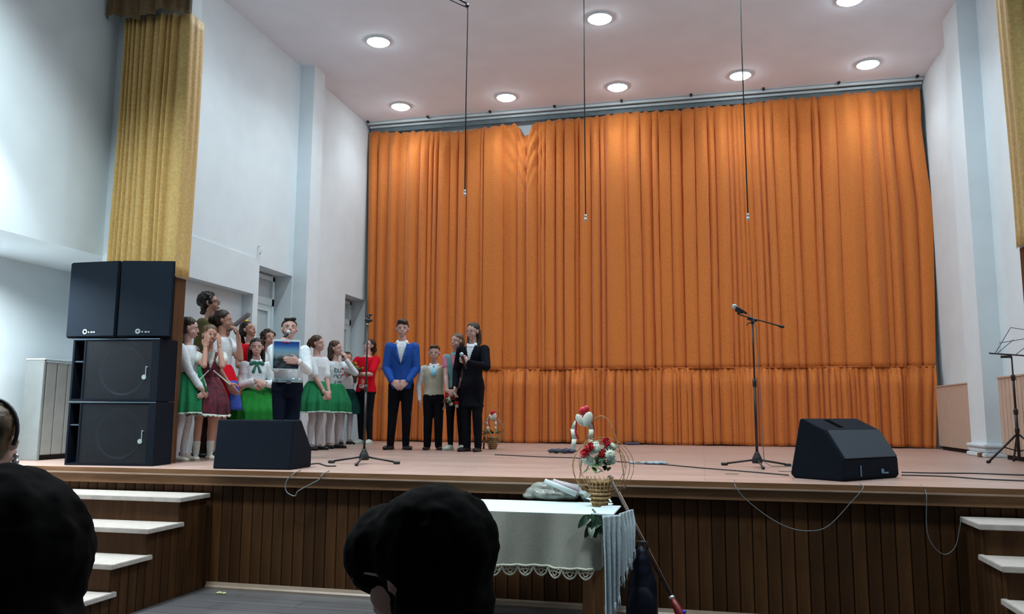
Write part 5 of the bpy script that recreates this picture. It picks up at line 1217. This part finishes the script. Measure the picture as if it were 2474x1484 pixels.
crumple('dark_cloth', 1530, 1075, .18, .08, .03, mat('cloth_blue_grey', (.06, .07, .13), .8), 'small dark cloth on the floor at the hem of the curtain, above the flower basket', 'cloth', 8, .006)
for x, y, lab in ((1768, 1146, 'short strip of pale tape on the floor near the left leg of the boom stand'), (1897, 1140, 'short strip of pale tape on the stage floor beside the right floor monitor')):
    p = atz(x, y, ZS); b = MB(); b.bevbox((-.055, -.012, 0), (.055, .012, .006), .002); b.build('x', mat('tape', (.42, .36, .3), .6)); o = bpy.context.scene.objects['x']; o.name = 'tape_strip'; o.location = (p.x, p.y, ZS+.001); tag(o, lab, 'tape')
p = atz(543, 1434, 0); b = MB()
for i in range(6): b.ell((rnd.uniform(-.05, .05), rnd.uniform(-.04, .04), .006), (.018, .012, .006), seg=8, rg=5)
o = b.build('paper_scraps', mat('scrap', (.45, .48, .22), .7), None, True); o.location = (p.x, p.y, .001); o['kind'] = 'stuff'; tag(o, 'pale yellow scraps on the hall floor beside the left stage steps', 'scraps')
p = atz(2372, 1103, ZS); b = MB(); b.bevbox((-.09, -.04, 0), (.09, .04, .05), .006); o = b.build('wood_block', mat('block_wood', (.22, .12, .06), .6)); o.location = (p.x, p.y-.18, ZS+.001); tag(o, 'small wooden block on the floor below the white pilaster base', 'wood block')

def floor_cable(pts, label, r=.005, m=CABLE):
    P_ = []
    for x, y in pts: p = atz(x, y, ZS); P_.append(V((p.x, p.y, ZS+r+.001)))
    Q = []
    for i in range(len(P_)-1):
        a = P_[max(i-1, 0)]; b0, c = P_[i], P_[i+1]; d = P_[min(i+2, len(P_)-1)]
        for k in range(8):
            t = k/8; Q.append(.5*((2*b0)+(c-a)*t+(2*a-5*b0+4*c-d)*t*t+(3*b0-a-3*c+d)*t**3))
    Q.append(P_[-1]); b = MB(); b.tube(Q, r, 6); o = b.build('stage_cable', m, None, True); tag(o, label, 'cable')
floor_cable([(1195, 1100), (1300, 1105), (1390, 1108), (1480, 1116), (1600, 1124), (1700, 1133), (1800, 1141), (1905, 1150)], 'thin dark cable lying across the middle of the stage floor')
floor_cable([(2178, 1143), (2260, 1145), (2360, 1146), (2474, 1150), (2540, 1150)], 'dark cable on the stage floor right of the floor monitor, the farther of two')
floor_cable([(2178, 1150), (2280, 1153), (2380, 1160), (2474, 1164), (2540, 1168)], 'dark cable on the stage floor right of the floor monitor, the nearer of two')
floor_cable([(748, 1124), (770, 1122), (790, 1128), (812, 1128)], 'short dark cable end beside the left floor monitor', .006)
def edge_cable(pts, label, yy=YF-.045, r=.005, m=CABLEG, first=None, last=None):
    P_ = [aty(x, y, yy) for x, y in pts]
    if first: P_ = [V(first(P_[0]))]+P_
    if last: P_ = P_+[V(last(P_[-1]))]
    Q = []
    for i in range(len(P_)-1):
        a = P_[max(i-1, 0)]; b0, c = P_[i], P_[i+1]; d = P_[min(i+2, len(P_)-1)]
        for k in range(8):
            t = k/8; Q.append(.5*((2*b0)+(c-a)*t+(2*a-5*b0+4*c-d)*t*t+(3*b0-a-3*c+d)*t**3))
    Q.append(P_[-1]); b = MB(); b.tube(Q, r, 6); o = b.build('hanging_cable', m, None, True); tag(o, label, 'cable')
onf = lambda p: (p.x, YF+.08, ZS+.008)
edge_cable([(708, 1146), (692, 1165), (692, 1188), (712, 1199), (722, 1186), (770, 1160), (778, 1148)], 'loop of grey cable hanging over the stage edge below the left floor monitor', first=onf, last=onf)
edge_cable([(1777, 1176), (1800, 1205), (1850, 1245), (1900, 1273), (1950, 1283), (2000, 1272), (2060, 1210), (2085, 1180)], 'long thin grey cable sagging from the stage edge below the boom stand', r=.003, first=onf, last=onf)
edge_cable([(2238, 1195), (2238, 1260), (2244, 1300), (2262, 1328), (2285, 1340), (2308, 1322), (2318, 1280), (2322, 1250)], 'thin grey cable loop hanging beside the right stage steps', r=.003, first=onf)

# ------------------------------------------------------------------ the audience, seen from behind
CH = fab('chair_red', (.06, .012, .012)); 
def chair(x, y, rz, label):
    t = empty('hall_chair', (x, y, 0), rz); tag(t, label, 'chair', 'chairs of the audience'); 
    b = MB(); b.bevbox((-.22, -.2, .42), (.22, .24, .47), .015); b.build('seat', CH, t); b = MB(); b.bevbox((-.2, -.24, .5), (.2, -.20, .88), .015); b.build('backrest', CH, t)
    for sx in (-.19, .19):
        for sy in (-.21, .21): b = MB(); b.tube([(sx, sy, 0), (sx, sy, .42 if sy > 0 else .86)], .011, 8); b.build('leg', BLACKM, t, True)
def viewer(x, y, H, yaw, label, hair, hm, top, skin, head=(0, 0, 0), sit=.47, hh=.14, wide=1.05, cl=''):
    # seated: the hips come down to the seat
    P = person((x, y, sit-.46*H), H, yaw, label, skin, hh=hh, head=head, hair=hair, hairmat=hm, seated=True, face=False, L=dict(w=(.08, -.2, .53), h=(.6, .3, -.5)), R=dict(w=(-.08, -.2, .53), h=(-.6, .3, -.5)), wide=wide, vox=.009)
    shirt(P, 'jacket', top, .47, .016, vox=.011)
    b = MB(); H = P.H; torso(b, P.prof, .445, .52, H, .012, n=3)
    for sg in (1, -1): hp, kn, an, fd, cm = P.leg[sg]; b.cap(hp, .06*H, kn, .042*H); b.cap(kn, .042*H, an, .03*H)
    blob(b, 'trousers', BLK, P.t, .012, 1); 
    for sg in (1, -1):
        hp, kn, an, fd, cm = P.leg[sg]; b = MB(); b.cap(an-V((0, 0, .03*H)), .03, an+fd*.12-V((0, 0, .035*H)), .028); blob(b, 'shoe', BLKSHOE, P.t, .009, 1)
    chair(x, y, math.radians(yaw-180), 'dark red hall chair carrying the '+cl); return P
DHAIR = mat('hair_audience_dark', (.0025, .002, .002), .8, .3, 60, stretch=(1, 1, .15), spec=.06)
def h_aud1(P, b):
    h_base(P, b); P.E(b, (0, .12, .60), (.48, .50, .46)); P.E(b, (0, .2, .15), (.56, .46, .55)); P.E(b, (.05, .15, -.3), (.56, .42, .5))
def h_aud2(P, b):
    h_base(P, b); P.E(b, (0, .10, .66), (.44, .47, .42)); P.E(b, (0, .18, .30), (.40, .34, .42)); P.E(b, (-.02, -.31, .60), (.35, .27, .32)); P.E(b, (0, -.14, .70), (.36, .28, .22)); P.E(b, (0, .15, 0), (.34, .27, .3))
def h_fair(P, b):
    h_base(P, b); P.E(b, (0, .5, .66), (.2, .16, .2))
# (placed from their heads)
def place(x, y, dist):
    d = ray(x, y); k = dist/(d.dot(_f)/FPX)/FPX; return C0+d*k
q = place(52, 1140, .86); Pz = q.z; H1 = (Pz-.0-(.47-.46*1.62))/1.0
viewer(q.x-.04, q.y+.02, 1.60, 186, 'dark-haired person of the audience seen from behind at the lower left corner', h_aud1, DHAIR, BLK, SKIN, cl='person at the lower left corner', sit=.47+(Pz-.02-1.60-(.47-.46*1.60)))
q = place(1022, 1192, 1.22)
A2 = viewer(q.x, q.y+.02, 1.58, 248, 'dark-haired person with glasses in the audience, seen from behind below the stage centre', h_aud2, DHAIR, BLK, SKIN2, cl='person with glasses below the stage centre', head=(0, 8, 0), sit=.47+(q.z-.02-1.58-(.47-.46*1.58)))
glasses(A2, mat('glasses_clear', (.4, .35, .36), .2))
q = place(-18, 976, 2.6)
A3 = viewer(q.x, q.y, 1.66, 196, 'fair-haired person of the audience with a dark hairband at the left edge', h_fair, HLB, fab('grey_green_jacket', (.20, .24, .20)), SKIN2, cl='fair-haired person at the left edge', sit=.47+(q.z-.02-1.66-(.47-.46*1.66)))
b = MB(); b.tube([A3.T(.41*math.cos(a), .12-.05*math.sin(a), .62+.46*math.sin(a)) for a in [PI*(-.12+1.24*i/20) for i in range(21)]], .007, 6); b.build('hairband', BLACKP, A3.t, True)
for s in (-1, 1): b = MB(); b.ell(A3.T(s*.37, .03, .30), (.009,)*3); b.ell(A3.T(s*.37, .03, .22), (.011,)*3); b.build('earring', CHROME, A3.t, True)
